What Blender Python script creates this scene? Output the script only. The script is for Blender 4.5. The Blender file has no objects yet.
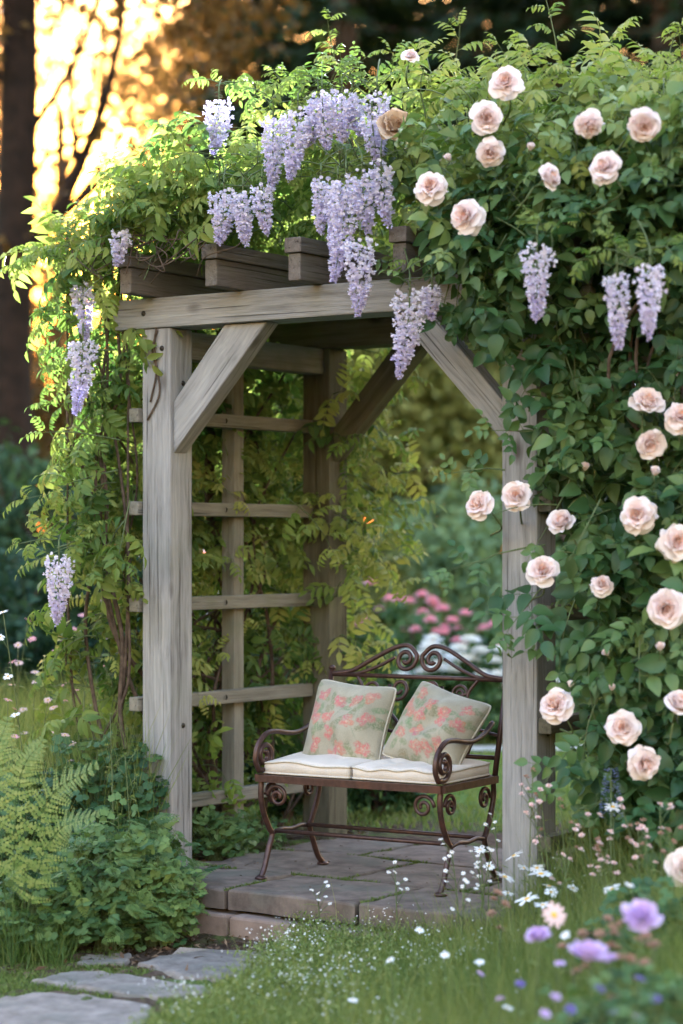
import bpy, bmesh, math
import numpy as np
from mathutils import Vector, Matrix, Euler

C = bpy.context.scene.collection
EXPOSURE = 3.65
SUN_EL_D, SUN_AZ_D, SUN_STR, SUN_COL = 6.7, -6.5, 5.0, (1.0, .82, .55)
SKY_STR, SKY_AIR, SKY_DUST, SKY_OZ = .15, 2.8, 2.5, 1.0
F, HC, H0, CX = 2200.0, 1.326, 542.0, 341.5      # focal length in pixels, eye height, horizon row, centre column
TH = math.radians(34)
PO = np.array((-0.72, 9.10, 0.0))                # foot of the front left pergola post
PW, PD = 1.706, 1.153
UX = np.array((math.cos(TH), -math.sin(TH), 0.0)); VX = np.array((math.sin(TH), math.cos(TH), 0.0))
UP = np.array((0, 0, 1.0))

def at(px, py, Y):
    return np.array(((px - CX) / F * Y, Y, HC - (py - H0) / F * Y))
def ug(u, v, z=0.0):
    return PO + UX * u + VX * v + UP * z
def uv_of(x, y):
    dx, dy = x - PO[0], y - PO[1]
    return dx * UX[0] + dy * UX[1], dx * VX[0] + dy * VX[1]
def nrm(a):
    a = np.asarray(a, float)
    return a / (np.linalg.norm(a, axis=-1, keepdims=True) + 1e-9)
def sstep(a, b, x):
    t = np.clip((x - a) / (b - a), 0, 1)
    return t * t * (3 - 2 * t)

# ------------------------------------------------------------------ mesh builder
class MB:
    def __init__(s):
        s.v, s.t, s.f, s.n = [], [], [], 0
    def add(s, V, faces, tint=0.5, mat=0):
        V = np.asarray(V, float).reshape(-1, 3)
        for A in faces:
            A = np.asarray(A, int)
            if A.size: s.f.append((A + s.n, mat))
        s.v.append(V)
        s.t.append(np.broadcast_to(np.asarray(tint, float), (len(V),)))
        s.n += len(V)
        return s
    def inst(s, tpl, P, D, N, S, tint, mat=0):
        V, faces, tt = tpl
        P, D, N = np.asarray(P, float), nrm(D), np.asarray(N, float)
        X = nrm(np.cross(D, N)); Z = np.cross(X, D)
        S = np.asarray(S, float)[:, None, None]
        W = (V[None, :, 0, None] * X[:, None] + V[None, :, 1, None] * D[:, None] + V[None, :, 2, None] * Z[:, None]) * S + P[:, None]
        m, n = len(P), len(V)
        off = (np.arange(m) * n)[:, None, None]
        s.add(W.reshape(-1, 3), [(np.asarray(A)[None] + off).reshape(-1, np.asarray(A).shape[1]) for A in faces if len(A)],
              (tt[None] + np.asarray(tint, float)[:, None]).reshape(-1), mat)
    def build(s, name, mats, parent=None, origin=None, smooth=True, M=None):
        V = np.concatenate(s.v)
        if origin is not None: V = V - np.asarray(origin)
        me = bpy.data.meshes.new(name)
        me.vertices.add(len(V)); me.vertices.foreach_set('co', V.astype(np.float32).ravel())
        loops = np.concatenate([A.ravel() for A, _ in s.f])
        tot = np.concatenate([np.full(len(A), A.shape[1]) for A, _ in s.f])
        mi = np.concatenate([np.full(len(A), m) for A, m in s.f])
        me.loops.add(len(loops)); me.loops.foreach_set('vertex_index', loops.astype(np.int32))
        me.polygons.add(len(tot)); me.polygons.foreach_set('loop_start', np.concatenate(([0], np.cumsum(tot)[:-1])).astype(np.int32))
        me.polygons.foreach_set('material_index', mi.astype(np.int32))
        me.polygons.foreach_set('use_smooth', np.full(len(tot), smooth))
        a = me.attributes.new('tint', 'FLOAT', 'POINT'); a.data.foreach_set('value', np.concatenate(s.t).astype(np.float32))
        for m in (mats if isinstance(mats, (list, tuple)) else [mats]): me.materials.append(m)
        me.update(calc_edges=True); me.validate()
        o = bpy.data.objects.new(name, me); C.objects.link(o)
        if parent is not None: o.parent = parent
        elif origin is not None: o.location = origin
        if M is not None: o.matrix_local = M
        return o

def tag(o, label=None, cat=None, group=None, kind=None):
    if label: o['label'] = label
    if cat: o['category'] = cat
    if group: o['group'] = group
    if kind: o['kind'] = kind
    return o
def thing(name, label, cat, loc=(0, 0, 0), rz=0.0, group=None):
    o = bpy.data.objects.new(name, None); C.objects.link(o)
    o.empty_display_size = .05
    o.location = tuple(float(a) for a in loc); o.rotation_euler = (0, 0, rz)
    return tag(o, label, cat, group)
def dup(o, parent=None, loc=None, M=None):
    c = o.copy(); C.objects.link(c)
    if parent is not None: c.parent = parent
    if loc is not None: c.location = loc
    if M is not None: c.matrix_local = M
    return c

def tube(pts, r, ns=6, caps=True, flat=1.0):
    pts = np.asarray(pts, float); n = len(pts)
    r = np.broadcast_to(np.asarray(r, float), (n,))
    T = nrm(np.gradient(pts, axis=0))
    a = np.array((0, 0, 1.0)) if abs(T[0][2]) < .9 else np.array((1.0, 0, 0))
    N = nrm(np.cross(T[0], a)); V = []
    ang = np.arange(ns) / ns * 2 * math.pi
    for i in range(n):
        N = nrm(N - T[i] * np.dot(N, T[i])); B = np.cross(T[i], N)
        V.append(pts[i] + r[i] * (np.cos(ang)[:, None] * N + flat * np.sin(ang)[:, None] * B))
    V = np.concatenate(V)
    i, j = np.meshgrid(np.arange(n - 1), np.arange(ns), indexing='ij'); k = (j + 1) % ns
    Q = np.stack([i * ns + j, i * ns + k, (i + 1) * ns + k, (i + 1) * ns + j], -1).reshape(-1, 4)
    faces = [Q]
    if caps: faces += [np.arange(ns)[::-1][None], (np.arange(ns) + (n - 1) * ns)[None]]
    return V, faces
def spline(P, m=8):
    P = np.asarray(P, float); n = len(P); out = []
    E = np.concatenate([[2 * P[0] - P[1]], P, [2 * P[-1] - P[-2]]])
    for i in range(n - 1):
        p0, p1, p2, p3 = E[i:i + 4]
        for t in np.arange(m) / m:
            out.append(.5 * (2 * p1 + (p2 - p0) * t + (2 * p0 - 5 * p1 + 4 * p2 - p3) * t * t + (3 * p1 - p0 - 3 * p2 + p3) * t ** 3))
    out.append(P[-1]); return np.array(out)

def board(name, size, mat, parent, M, bev=.006, rough=.0):
    """box centred on its local origin, long axis = local X"""
    bm = bmesh.new(); bmesh.ops.create_cube(bm, size=1)
    bmesh.ops.scale(bm, vec=size, verts=bm.verts)
    bmesh.ops.bevel(bm, geom=bm.edges[:], offset=bev, segments=2, affect='EDGES', profile=.6)
    me = bpy.data.meshes.new(name); bm.to_mesh(me); bm.free(); me.materials.append(mat)
    o = bpy.data.objects.new(name, me); C.objects.link(o); o.parent = parent; o.matrix_local = M
    return o
def prism(name, poly, depth, mat, parent, M, bev=.006, grain=None):
    """polygon in local XZ extruded along local Y (centred)"""
    bm = bmesh.new()
    A = [bm.verts.new((x, -depth / 2, z)) for x, z in poly]; B = [bm.verts.new((x, depth / 2, z)) for x, z in poly]
    n = len(poly); bm.faces.new(A); bm.faces.new(B[::-1])
    for i in range(n): bm.faces.new((A[(i + 1) % n], A[i], B[i], B[(i + 1) % n]))
    bmesh.ops.recalc_face_normals(bm, faces=bm.faces[:])
    bmesh.ops.bevel(bm, geom=bm.edges[:], offset=bev, segments=2, affect='EDGES', profile=.6)
    # local X turned along the first long edge so that the grain follows the piece
    d = np.array(poly[1], float) - np.array(poly[0], float) if grain is None else np.array(grain, float)
    R = Matrix.Rotation(-math.atan2(d[1], d[0]), 4, 'Y'); cc = Matrix.Translation((np.mean(poly, 0)[0], 0, np.mean(poly, 0)[1]))
    bm.transform((cc @ R).inverted())
    me = bpy.data.meshes.new(name); bm.to_mesh(me); bm.free(); me.materials.append(mat)
    o = bpy.data.objects.new(name, me); C.objects.link(o); o.parent = parent; o.matrix_local = M @ cc @ R
    return o
def axes(x, y, z, loc):
    return Matrix(((x[0], y[0], z[0], loc[0]), (x[1], y[1], z[1], loc[1]), (x[2], y[2], z[2], loc[2]), (0, 0, 0, 1)))
def along(p, q):
    """matrix whose X axis runs from p to q, Z kept as upright as can be; and the length"""
    p, q = np.asarray(p, float), np.asarray(q, float); x = nrm(q - p)
    zz = UP if abs(x[2]) < .95 else np.array((0, 1.0, 0)); y = nrm(np.cross(zz, x)); z = np.cross(x, y)
    return axes(x, y, z, (p + q) / 2), float(np.linalg.norm(q - p))

# ------------------------------------------------------------------ materials
def mat_new(name):
    m = bpy.data.materials.new(name); m.use_nodes = True
    nt = m.node_tree; nt.nodes.clear()
    out = nt.nodes.new('ShaderNodeOutputMaterial')
    return m, nt, out
def nd(nt, typ, **kw):
    n = nt.nodes.new(typ)
    for k, v in kw.items():
        if k.startswith('i_'): n.inputs[k[2:].replace('_', ' ')].default_value = v
        else: setattr(n, k, v)
    return n
def ramp(nt, stops, fac=None, interp='LINEAR'):
    r = nt.nodes.new('ShaderNodeValToRGB'); e = r.color_ramp.elements; r.color_ramp.interpolation = interp
    while len(e) < len(stops): e.new(.5)
    for i, (p, c) in enumerate(stops):
        e[i].position = p; e[i].color = tuple(c) + (1,) if len(c) == 3 else c
    if fac is not None: nt.links.new(fac, r.inputs['Fac'])
    return r
def mixc(nt, a, b, fac, blend='MIX'):
    m = nt.nodes.new('ShaderNodeMix'); m.data_type = 'RGBA'; m.blend_type = blend
    for sock, val in ((m.inputs['Factor'], fac), (m.inputs['A'], a), (m.inputs['B'], b)):
        if hasattr(val, 'links'): nt.links.new(val, sock)
        else: sock.default_value = val if not isinstance(val, tuple) else (tuple(val) + (1,))[:4]
    return m.outputs['Result']
def math_n(nt, op, a, b=0.0):
    m = nt.nodes.new('ShaderNodeMath'); m.operation = op
    for i, val in enumerate((a, b)):
        if hasattr(val, 'links'): nt.links.new(val, m.inputs[i])
        else: m.inputs[i].default_value = val
    return m.outputs[0]

def leaf_mat(name, stops, transl=.4, rough=.45, tcol=(1.25, 1.2, .55), spec=.35, nscale=14):
    """leaf or petal: hue from the per-leaf tint plus a fine mottling, part of the light passes through"""
    m, nt, out = mat_new(name); L = nt.links.new
    a = nd(nt, 'ShaderNodeAttribute', attribute_name='tint')
    tc = nd(nt, 'ShaderNodeTexCoord')
    nz = nd(nt, 'ShaderNodeTexNoise', i_Scale=nscale, i_Detail=3.0); L(tc.outputs['Object'], nz.inputs['Vector'])
    f = math_n(nt, 'ADD', a.outputs['Fac'], math_n(nt, 'MULTIPLY', math_n(nt, 'SUBTRACT', nz.outputs['Fac'], .5), .25))
    col = ramp(nt, stops, f).outputs['Color']
    p = nd(nt, 'ShaderNodeBsdfPrincipled', i_Roughness=rough); p.inputs['Specular IOR Level'].default_value = spec
    L(col, p.inputs['Base Color'])
    if transl > 0:
        t = nd(nt, 'ShaderNodeBsdfTranslucent'); L(mixc(nt, col, tuple(tcol), 1.0, 'MULTIPLY'), t.inputs['Color'])
        mx = nd(nt, 'ShaderNodeMixShader', i_Fac=transl); L(p.outputs[0], mx.inputs[1]); L(t.outputs[0], mx.inputs[2]); L(mx.outputs[0], out.inputs[0])
    else: L(p.outputs[0], out.inputs[0])
    return m

def wood_mat(name, dark, mid, light, green=0.0):
    m, nt, out = mat_new(name); L = nt.links.new
    tc = nd(nt, 'ShaderNodeTexCoord'); oi = nd(nt, 'ShaderNodeObjectInfo')
    off = nd(nt, 'ShaderNodeVectorMath', operation='ADD')
    cmb = nd(nt, 'ShaderNodeCombineXYZ'); r10 = math_n(nt, 'MULTIPLY', oi.outputs['Random'], 37.0)
    for k in range(3): L(r10, cmb.inputs[k])
    L(tc.outputs['Object'], off.inputs[0]); L(cmb.outputs[0], off.inputs[1])
    mp = nd(nt, 'ShaderNodeMapping'); mp.inputs['Scale'].default_value = (1.1, 24, 24); L(off.outputs[0], mp.inputs['Vector'])
    warp = nd(nt, 'ShaderNodeTexNoise', i_Scale=2.2, i_Detail=2.0); L(off.outputs[0], warp.inputs['Vector'])
    wv = nd(nt, 'ShaderNodeVectorMath', operation='MULTIPLY_ADD'); L(warp.outputs['Color'], wv.inputs[0]); wv.inputs[1].default_value = (0, 2.4, 2.4); L(mp.outputs[0], wv.inputs[2])
    g1 = nd(nt, 'ShaderNodeTexNoise', i_Scale=1.6, i_Detail=6.0, i_Roughness=.65); L(wv.outputs[0], g1.inputs['Vector'])
    mp2 = nd(nt, 'ShaderNodeMapping'); mp2.inputs['Scale'].default_value = (3, 170, 170); L(off.outputs[0], mp2.inputs['Vector'])
    g2 = nd(nt, 'ShaderNodeTexNoise', i_Scale=1.0, i_Detail=3.0); L(mp2.outputs[0], g2.inputs['Vector'])
    big = nd(nt, 'ShaderNodeTexNoise', i_Scale=3.0, i_Detail=3.0); L(off.outputs[0], big.inputs['Vector'])
    f = math_n(nt, 'ADD', math_n(nt, 'MULTIPLY', g1.outputs['Fac'], .62), math_n(nt, 'ADD', math_n(nt, 'MULTIPLY', g2.outputs['Fac'], .24), math_n(nt, 'MULTIPLY', big.outputs['Fac'], .2)))
    col = ramp(nt, [(.33, dark), (.5, mid), (.72, light)], f).outputs['Color']
    # dark drying checks along the grain
    mp3 = nd(nt, 'ShaderNodeMapping'); mp3.inputs['Scale'].default_value = (1.3, 90, 90); L(off.outputs[0], mp3.inputs['Vector'])
    ck = nd(nt, 'ShaderNodeTexNoise', i_Scale=1.0, i_Detail=1.0); L(mp3.outputs[0], ck.inputs['Vector'])
    ckf = ramp(nt, [(.67, (0, 0, 0)), (.72, (1, 1, 1))], ck.outputs['Fac']).outputs['Color']
    col = mixc(nt, col, tuple(.35 * x for x in dark), math_n(nt, 'MULTIPLY', ckf, .65))
    # knots
    vo = nd(nt, 'ShaderNodeTexVoronoi', i_Scale=1.0); mp4 = nd(nt, 'ShaderNodeMapping'); mp4.inputs['Scale'].default_value = (2.6, 5.0, 5.0)
    L(off.outputs[0], mp4.inputs['Vector']); L(mp4.outputs[0], vo.inputs['Vector'])
    kf = ramp(nt, [(.05, (1, 1, 1)), (.15, (0, 0, 0))], vo.outputs['Distance']).outputs['Color']
    col = mixc(nt, col, (dark[0] * .45, dark[1] * .36, dark[2] * .3), math_n(nt, 'MULTIPLY', kf, .8))
    if green > 0:   # algae film in blotches
        al = nd(nt, 'ShaderNodeTexNoise', i_Scale=5.0, i_Detail=5.0); L(off.outputs[0], al.inputs['Vector'])
        af = ramp(nt, [(.5, (0, 0, 0)), (.7, (1, 1, 1))], al.outputs['Fac']).outputs['Color']
        col = mixc(nt, col, (.12, .14, .06), math_n(nt, 'MULTIPLY', af, green))
    p = nd(nt, 'ShaderNodeBsdfPrincipled', i_Roughness=.78); p.inputs['Specular IOR Level'].default_value = .25
    L(col, p.inputs['Base Color'])
    h = math_n(nt, 'SUBTRACT', math_n(nt, 'ADD', g2.outputs['Fac'], g1.outputs['Fac']), math_n(nt, 'ADD', math_n(nt, 'MULTIPLY', ckf, 1.2), kf))
    b = nd(nt, 'ShaderNodeBump', i_Strength=.7, i_Distance=.005); L(h, b.inputs['Height']); L(b.outputs[0], p.inputs['Normal'])
    L(p.outputs[0], out.inputs[0]); return m

def plain_mat(name, c1, c2, rough=.8, scale=20, metal=0.0, bump=.3, bdist=.004, detail=5.0, spec=.3, extra=None):
    m, nt, out = mat_new(name); L = nt.links.new
    tc = nd(nt, 'ShaderNodeTexCoord')
    nz = nd(nt, 'ShaderNodeTexNoise', i_Scale=float(scale), i_Detail=detail, i_Roughness=.65); L(tc.outputs['Object'], nz.inputs['Vector'])
    col = ramp(nt, [(.35, c1), (.65, c2)], nz.outputs['Fac']).outputs['Color']
    if extra:      # second, larger blotch colour
        n2 = nd(nt, 'ShaderNodeTexNoise', i_Scale=float(extra[1]), i_Detail=4.0); L(tc.outputs['Object'], n2.inputs['Vector'])
        f2 = ramp(nt, [(extra[2], (0, 0, 0)), (extra[2] + .14, (1, 1, 1))], n2.outputs['Fac']).outputs['Color']
        col = mixc(nt, col, extra[0], math_n(nt, 'MULTIPLY', f2, extra[3]))
    p = nd(nt, 'ShaderNodeBsdfPrincipled', i_Roughness=rough, i_Metallic=metal); p.inputs['Specular IOR Level'].default_value = spec
    L(col, p.inputs['Base Color'])
    if bump > 0:
        b = nd(nt, 'ShaderNodeBump', i_Strength=bump, i_Distance=bdist); L(nz.outputs['Fac'], b.inputs['Height']); L(b.outputs[0], p.inputs['Normal'])
    L(p.outputs[0], out.inputs[0]); return m
# ------------------------------------------------------------------ leaf, flower and shoot templates (length along +Y, upper face +Z)
SECT = {'ovate': ([.08, .28, .55, .82], [.26, .47, .44, .22]), 'lance': ([.1, .32, .62, .86], [.27, .5, .42, .17]),
        'round': ([.08, .35, .68, .92], [.24, .47, .5, .28])}
def leaf_tpl(L=1.0, W=.5, shape='ovate', fold=.25, curl=.25, twist=0.0):
    ts, ws = SECT[shape]; V = [(0, 0, 0)]
    for t, w in zip(ts, ws):
        x = w * W * L; y = t * L; z = -curl * L * t * t
        V += [(-x, y, z + fold * x + twist * x), (0, y, z), (x, y, z + fold * x - twist * x)]
    V.append((0, L, -curl * L))
    V = np.array(V, float)
    T = [(0, 2, 1), (0, 3, 2)]; Q = []
    for k in range(3):
        a = 1 + 3 * k
        Q += [(a, a + 1, a + 4, a + 3), (a + 1, a + 2, a + 5, a + 4)]
    T += [(10, 11, 13), (11, 12, 13)]
    return V, [np.array(Q), np.array(T)], np.zeros(len(V))
def simple_leaf(L=1.0, W=.5, curl=.2, fold=.2):
    """six-vertex leaf for crowds"""
    V = np.array([(0, 0, 0), (-W * .5 * L, L * .45, fold * W * L * .5 - curl * .2 * L), (0, L * .45, -curl * .2 * L), (W * .5 * L, L * .45, fold * W * L * .5 - curl * .2 * L), (0, L, -curl * L)])
    return V, [np.array([(0, 2, 1), (0, 3, 2), (1, 2, 4), (2, 3, 4)])], np.zeros(5)
def merge(parts):
    V, fs, tt, n = [], [], [], 0
    for v, f, t in parts:
        V.append(v); tt.append(t)
        fs += [np.asarray(A) + n for A in f if len(A)]; n += len(v)
    by = {}
    for A in fs: by.setdefault(A.shape[1], []).append(A)
    return np.concatenate(V), [np.concatenate(x) for x in by.values()], np.concatenate(tt)
def place(tpl, p, d, n, s=1.0, dt=0.0):
    V, f, t = tpl; d = nrm(d); x = nrm(np.cross(d, n)); z = np.cross(x, d)
    return (V[:, :1] * x + V[:, 1:2] * d + V[:, 2:3] * z) * s + np.asarray(p), f, t + dt
def compound(rng, pairs, ll, W, shape, droop, spacing=.42, spread=62, hang=.15, stem=True, taper=.0):
    """pinnate leaf of 2*pairs+1 leaflets, total length about 1 per unit of ll*pairs"""
    parts = []; pos = np.array((0, ll * .5, 0.0)); ph = .25; pts = [np.zeros(3), pos.copy()]
    for k in range(pairs + 1):
        T = np.array((0, math.cos(ph), math.sin(ph))); N = np.array((0, -math.sin(ph), math.cos(ph)))
        lt = leaf_tpl(1, W, shape, .3 + .2 * rng.random(), .15 + .25 * rng.random(), .15 * rng.normal())
        s = ll * (1 - taper * abs(k - pairs * .45) / max(1, pairs)) * (.88 + .24 * rng.random())
        if k == pairs: parts.append(place(lt, pos, T + .1 * rng.normal(size=3), N, s, .05 * rng.normal()))
        else:
            for sg in (-1, 1):
                a = math.radians(spread + 9 * rng.normal())
                d = T * math.cos(a) + np.array((sg, 0, 0)) * math.sin(a) - N * (hang + .12 * rng.random())
                parts.append(place(lt, pos, d, N + .22 * rng.normal(size=3), s, .05 * rng.normal()))
            ph -= droop / pairs * (.7 + .6 * rng.random()); pos = pos + T * ll * spacing * 1.15; pts.append(pos.copy())
    if stem:
        V, f = tube(pts, ll * .022, 3, False); parts.append((V, f, np.full(len(V), .12)))
    return merge(parts)

class Grow:
    """collects leaves and stems of one plant; flush() writes them into two mesh builders"""
    def __init__(s, rng, tpls):
        s.rng, s.tpls = rng, tpls; s.L = [[] for _ in tpls]; s.stems = MB()
    def leaf(s, p, d, n, sc, ti, k=None):
        k = s.rng.integers(len(s.tpls)) if k is None else k
        s.L[k].append((p, d, n, sc, ti))
    def shoot(s, p, d, length, out, sc, tint, node=.055, droop=.35, wander=.22, r=.0035, splay=1.0, tiptint=.12, face=.55, start=.12, tipsc=.55):
        g = s.rng; p = np.array(p, float); d = nrm(d); n = max(2, int(length / node)); pts = [p.copy()]; side = 1
        for i in range(n):
            d = nrm(d + wander * g.normal(size=3) * .5 - UP * droop * node / .25)
            p = p + d * node; pts.append(p.copy())
            f = (i + 1) / n
            if f > start:
                lat = nrm(np.cross(d, out + .3 * g.normal(size=3))) * side; side = -side
                ld = d * .45 + lat * splay + np.asarray(out) * .25 - UP * .12 + .22 * g.normal(size=3)
                ln = UP * (1 - face) + np.asarray(out) * face + .28 * g.normal(size=3)
                s.leaf(p, ld, ln, sc * (1 - (1 - tipsc) * f ** 3) * (.8 + .4 * g.random()), tint + tiptint * f ** 2 + .07 * g.normal())
        s.leaf(p, d - UP * .1, UP * (1 - face) + np.asarray(out) * face, sc * .6, tint + tiptint)
        V, f = tube(pts, np.linspace(r, r * .4, len(pts)), 4, False); s.stems.add(V, f, .4)
        return p
    def flush(s, mb):
        if s.stems.n:      # shoots go with the leaves they carry, second material
            for V, t in zip(s.stems.v, s.stems.t): mb.v.append(V); mb.t.append(t)
            mb.f += [(A + mb.n, 1) for A, _ in s.stems.f]; mb.n += s.stems.n
        for t, L in zip(s.tpls, s.L):
            if L:
                P, D, N, S, T = zip(*L); mb.inst(t, np.array(P), np.array(D), np.array(N), np.array(S), np.array(T))
        return mb

_r = np.random.default_rng(5)
ROSE_LEAF = [compound(_r, 2, .066, .68, 'ovate', .5, .62, 66, .1) for _ in range(5)] + [compound(_r, 3, .054, .66, 'ovate', .5, .6, 66, .1) for _ in range(3)]
WIST_LEAF = [compound(_r, 4, .058, .42, 'lance', 1.1, .46, 58, .25, True, .3) for _ in range(5)] + [compound(_r, 5, .054, .42, 'lance', 1.3, .44, 58, .3, True, .3) for _ in range(3)]
def lobed_leaf(rng, n=3):
    """rounded, scalloped leaflet (columbine, geranium)"""
    V = [(0, 0, 0), (0, .55, .03)]; m = 15
    for i in range(m):
        a = math.radians(-118 + 236 * i / (m - 1)); lob = 1 + .16 * math.cos(n * 2 * (a)) + .06 * rng.normal()
        rr = .5 * lob
        V.append((rr * math.sin(a), .5 + rr * math.cos(a), .06 * math.cos(n * 2 * a) - .12 * rr * rr + .02 * rng.normal()))
    T = [(1, 2 + i + 1, 2 + i) for i in range(m - 1)] + [(0, 1, 2), (0, 2 + m - 1, 1)]
    return np.array(V), [np.array(T)], np.zeros(len(V))
def herb_leaf(rng, s=.05):
    parts = []; base = np.array((0, s * 1.0, 0)); ends = []
    for a, L in ((-62, .95), (0, 1.1), (62, .95)):
        ar = math.radians(a + 6 * rng.normal()); d = np.array((math.sin(ar), math.cos(ar), -.12)); q = base + d * s * .35
        parts.append(place(lobed_leaf(rng), q, d, UP + .2 * rng.normal(size=3), s * L, .05 * rng.normal()))
        V, f = tube([base, q], s * .02, 3, False); parts.append((V, f, np.full(len(V), .3)))
    V, f = tube([np.zeros(3), base], s * .025, 3, False); parts.append((V, f, np.full(len(V), .3)))
    return merge(parts)
HERB_LEAF = [herb_leaf(_r) for _ in range(6)]
def ferny_leaf(rng, s=.1):
    """finely cut leaf: a small triangular frond of narrow segments"""
    parts = []
    for k in range(7):
        y = s * (.15 + .12 * k); L = s * .45 * (1 - k / 8.0)
        for sg in (-1, 1):
            d = np.array((sg * .85, .6, -.15)); q = np.array((0, y, -.02 * k * s))
            parts.append(place(simple_leaf(1, .34, .2), q, d, UP + .2 * rng.normal(size=3), L, .04 * rng.normal()))
            parts.append(place(simple_leaf(1, .4, .2), q + nrm(d) * L * .45, d + np.array((0, .8, 0)), UP, L * .5, .04))
    V, f = tube([(0, 0, 0), (0, s, -.15 * s)], s * .012, 3, False); parts.append((V, f, np.full(len(V), .2)))
    return merge(parts)
FERNY = [ferny_leaf(_r) for _ in range(4)]
TREE_LEAF = simple_leaf(1, .62, .25, .3)

def raceme_mesh(name, L, R, seed, lean=(0, 0), mats=None, gap=.0):
    """hanging wisteria cluster, top at the origin: stalk + florets (returns two builders)"""
    g = np.random.default_rng(seed); fl, st = MB(), MB()
    std = place(leaf_tpl(1, 1.25, 'round', .35, -.3), (0, 0, 0), (0, .35, 1), (0, 1, -.35), .62, 0)
    wl = place(leaf_tpl(1, .62, 'round', .2, .1), (.06, 0, 0), (.3, 1, -.1), (.8, 0, .5), .62, .16)
    wr = place(leaf_tpl(1, .62, 'round', .2, .1), (-.06, 0, 0), (-.3, 1, -.1), (-.8, 0, .5), .62, .16)
    kl = place(leaf_tpl(1, .5, 'lance', .5, -.4), (0, 0, -.08), (0, 1, -.25), (0, .2, 1), .5, .3)
    tpl = merge([std, wl, wr, kl])
    ax = lambda t: np.array((lean[0] * t * t * L, lean[1] * t * t * L, -t * L))
    n = int(70 + L * R * 16000)
    P, D, N, S, T = [], [], [], [], []
    for i in range(n):
        t = .06 + .94 * (i + .5) / n; a = i * 2.39996 + .5 * g.normal()
        prof = min(1, .5 + t * 4) * 1.12 * max(.02, 1 - t) ** .72
        r = R * prof * (.52 + .52 * g.random()); c = ax(t)
        o = np.array((math.cos(a), math.sin(a), -.25 + .25 * g.normal()))
        P.append(c + o * np.array((r, r, r * .7)) + .004 * g.normal(size=3)); D.append(o + .35 * g.normal(size=3)); N.append(UP + .3 * g.normal(size=3))
        S.append((.0205 if t < .8 else .0205 - .045 * (t - .8)) * (.8 + .4 * g.random()))
        T.append(np.clip(.02 + .46 * t ** 1.6 + .1 * g.normal(), 0, 1))
    fl.inst(tpl, P, D, N, S, T)
    V, f = tube([np.array((0, 0, .05)), np.zeros(3)] + [ax(t) for t in (.25, .5, .75, .97)], np.linspace(.0035, .0015, 6), 5); st.add(V, f, .4)
    for i in range(10):     # small green bracts where the stalk leaves the vine
        a = i * 2.4; q = np.array((0, 0, .03 - .006 * i)); st.add(*place(leaf_tpl(1, .4, 'lance'), q, (math.cos(a), math.sin(a), .2), UP, .022 + .012 * g.random())[:2], .6)
    return fl, st

def petal_tpl(g, L, W, phi0, phi1, cup, ruff=.095, nu=7, nv=6):
    """base at the origin, axis +Z, opens towards +Y: phi is the lean from the axis"""
    V = []; y = z = 0.0; tt = []
    us = np.linspace(-1, 1, nu); ro = g.normal(size=3) * ruff
    for k in range(nv):
        v = k / (nv - 1); ph = phi0 + (phi1 - phi0) * v ** 1.2
        if k: y += math.sin(ph) * L / (nv - 1); z += math.cos(ph) * L / (nv - 1)
        w = W * (.22 + .78 * math.sin(min(1, v * 1.25) * math.pi / 2)) * (1 if v < .8 else 1 - .9 * (v - .8))
        for u in us:
            e = u * u
            off = cup * e * w + L * (ro[0] * math.sin(2.2 * u + 1) + ro[1] * math.sin(4.1 * u)) * v * v
            yy, zz = y - math.cos(ph) * off, z + math.sin(ph) * off
            pull = L * .16 * v * v * e * e
            yy -= math.sin(ph) * pull; zz -= math.cos(ph) * pull
            V.append((u * w, yy, zz)); tt.append(-.28 * v)
    i, j = np.meshgrid(np.arange(nv - 1), np.arange(nu - 1), indexing='ij')
    Q = np.stack([i * nu + j, i * nu + j + 1, (i + 1) * nu + j + 1, (i + 1) * nu + j], -1).reshape(-1, 4)
    return np.array(V), [Q], np.array(tt)
def rose_mesh(seed, R=.075, openness=1.0):
    g = np.random.default_rng(seed); mb = MB()
    rings = [(5, 1.0, .60, 58, 124, .16, .10, 0.0), (6, 1.02, .58, 40, 96, .28, .14, .08), (6, .98, .52, 28, 74, .38, .20, .16),
             (7, .92, .44, 16, 54, .5, .28, .24), (6, .86, .36, 8, 40, .6, .36, .32), (6, .78, .28, 2, 26, .7, .46, .38), (5, .68, .22, -8, 12, .85, .56, .42)]
    for ri, (n, L, W, a0, a1, cup, ti, r0) in enumerate(rings):
        off = g.random() * 6.28
        for k in range(n):
            a = off + k * 2 * math.pi / n + .14 * g.normal()
            p0, p1 = math.radians(a0 * openness + 7 * g.normal()), math.radians(a1 * openness + 15 * g.normal())
            V, f, t = petal_tpl(g, L * R * (.9 + .2 * g.random()), W * R * (.9 + .2 * g.random()), p0, p1, cup)
            c, s = math.cos(a), math.sin(a); V = V + np.array((0, R * (.16 - .02 * ri), .03 * R * ri))
            V = np.stack([V[:, 0] * c - V[:, 1] * s, V[:, 0] * s + V[:, 1] * c, V[:, 2]], -1)
            mb.add(V, f, np.clip(t + ti * 1.0 + .19 + .05 * g.normal(), 0, 1))
    return mb
def calyx_mesh(R=.075, stem=.09, seed=0):
    g = np.random.default_rng(seed); mb = MB()
    V, f = tube([(0, 0, -stem), (.004, .006, -stem * .5), (0, 0, -.012), (0, 0, 0), (0, 0, .012)], [.003, .003, .004, .010, .008], 8); mb.add(V, f, .45)
    for k in range(5):
        a = k * 2 * math.pi / 5 + .2 * g.normal(); mb.add(*place(leaf_tpl(1, .32, 'lance', .2, .5), (0, 0, .004), (math.cos(a), math.sin(a), -.15), UP, R * .55)[:2], .5)
    return mb
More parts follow.
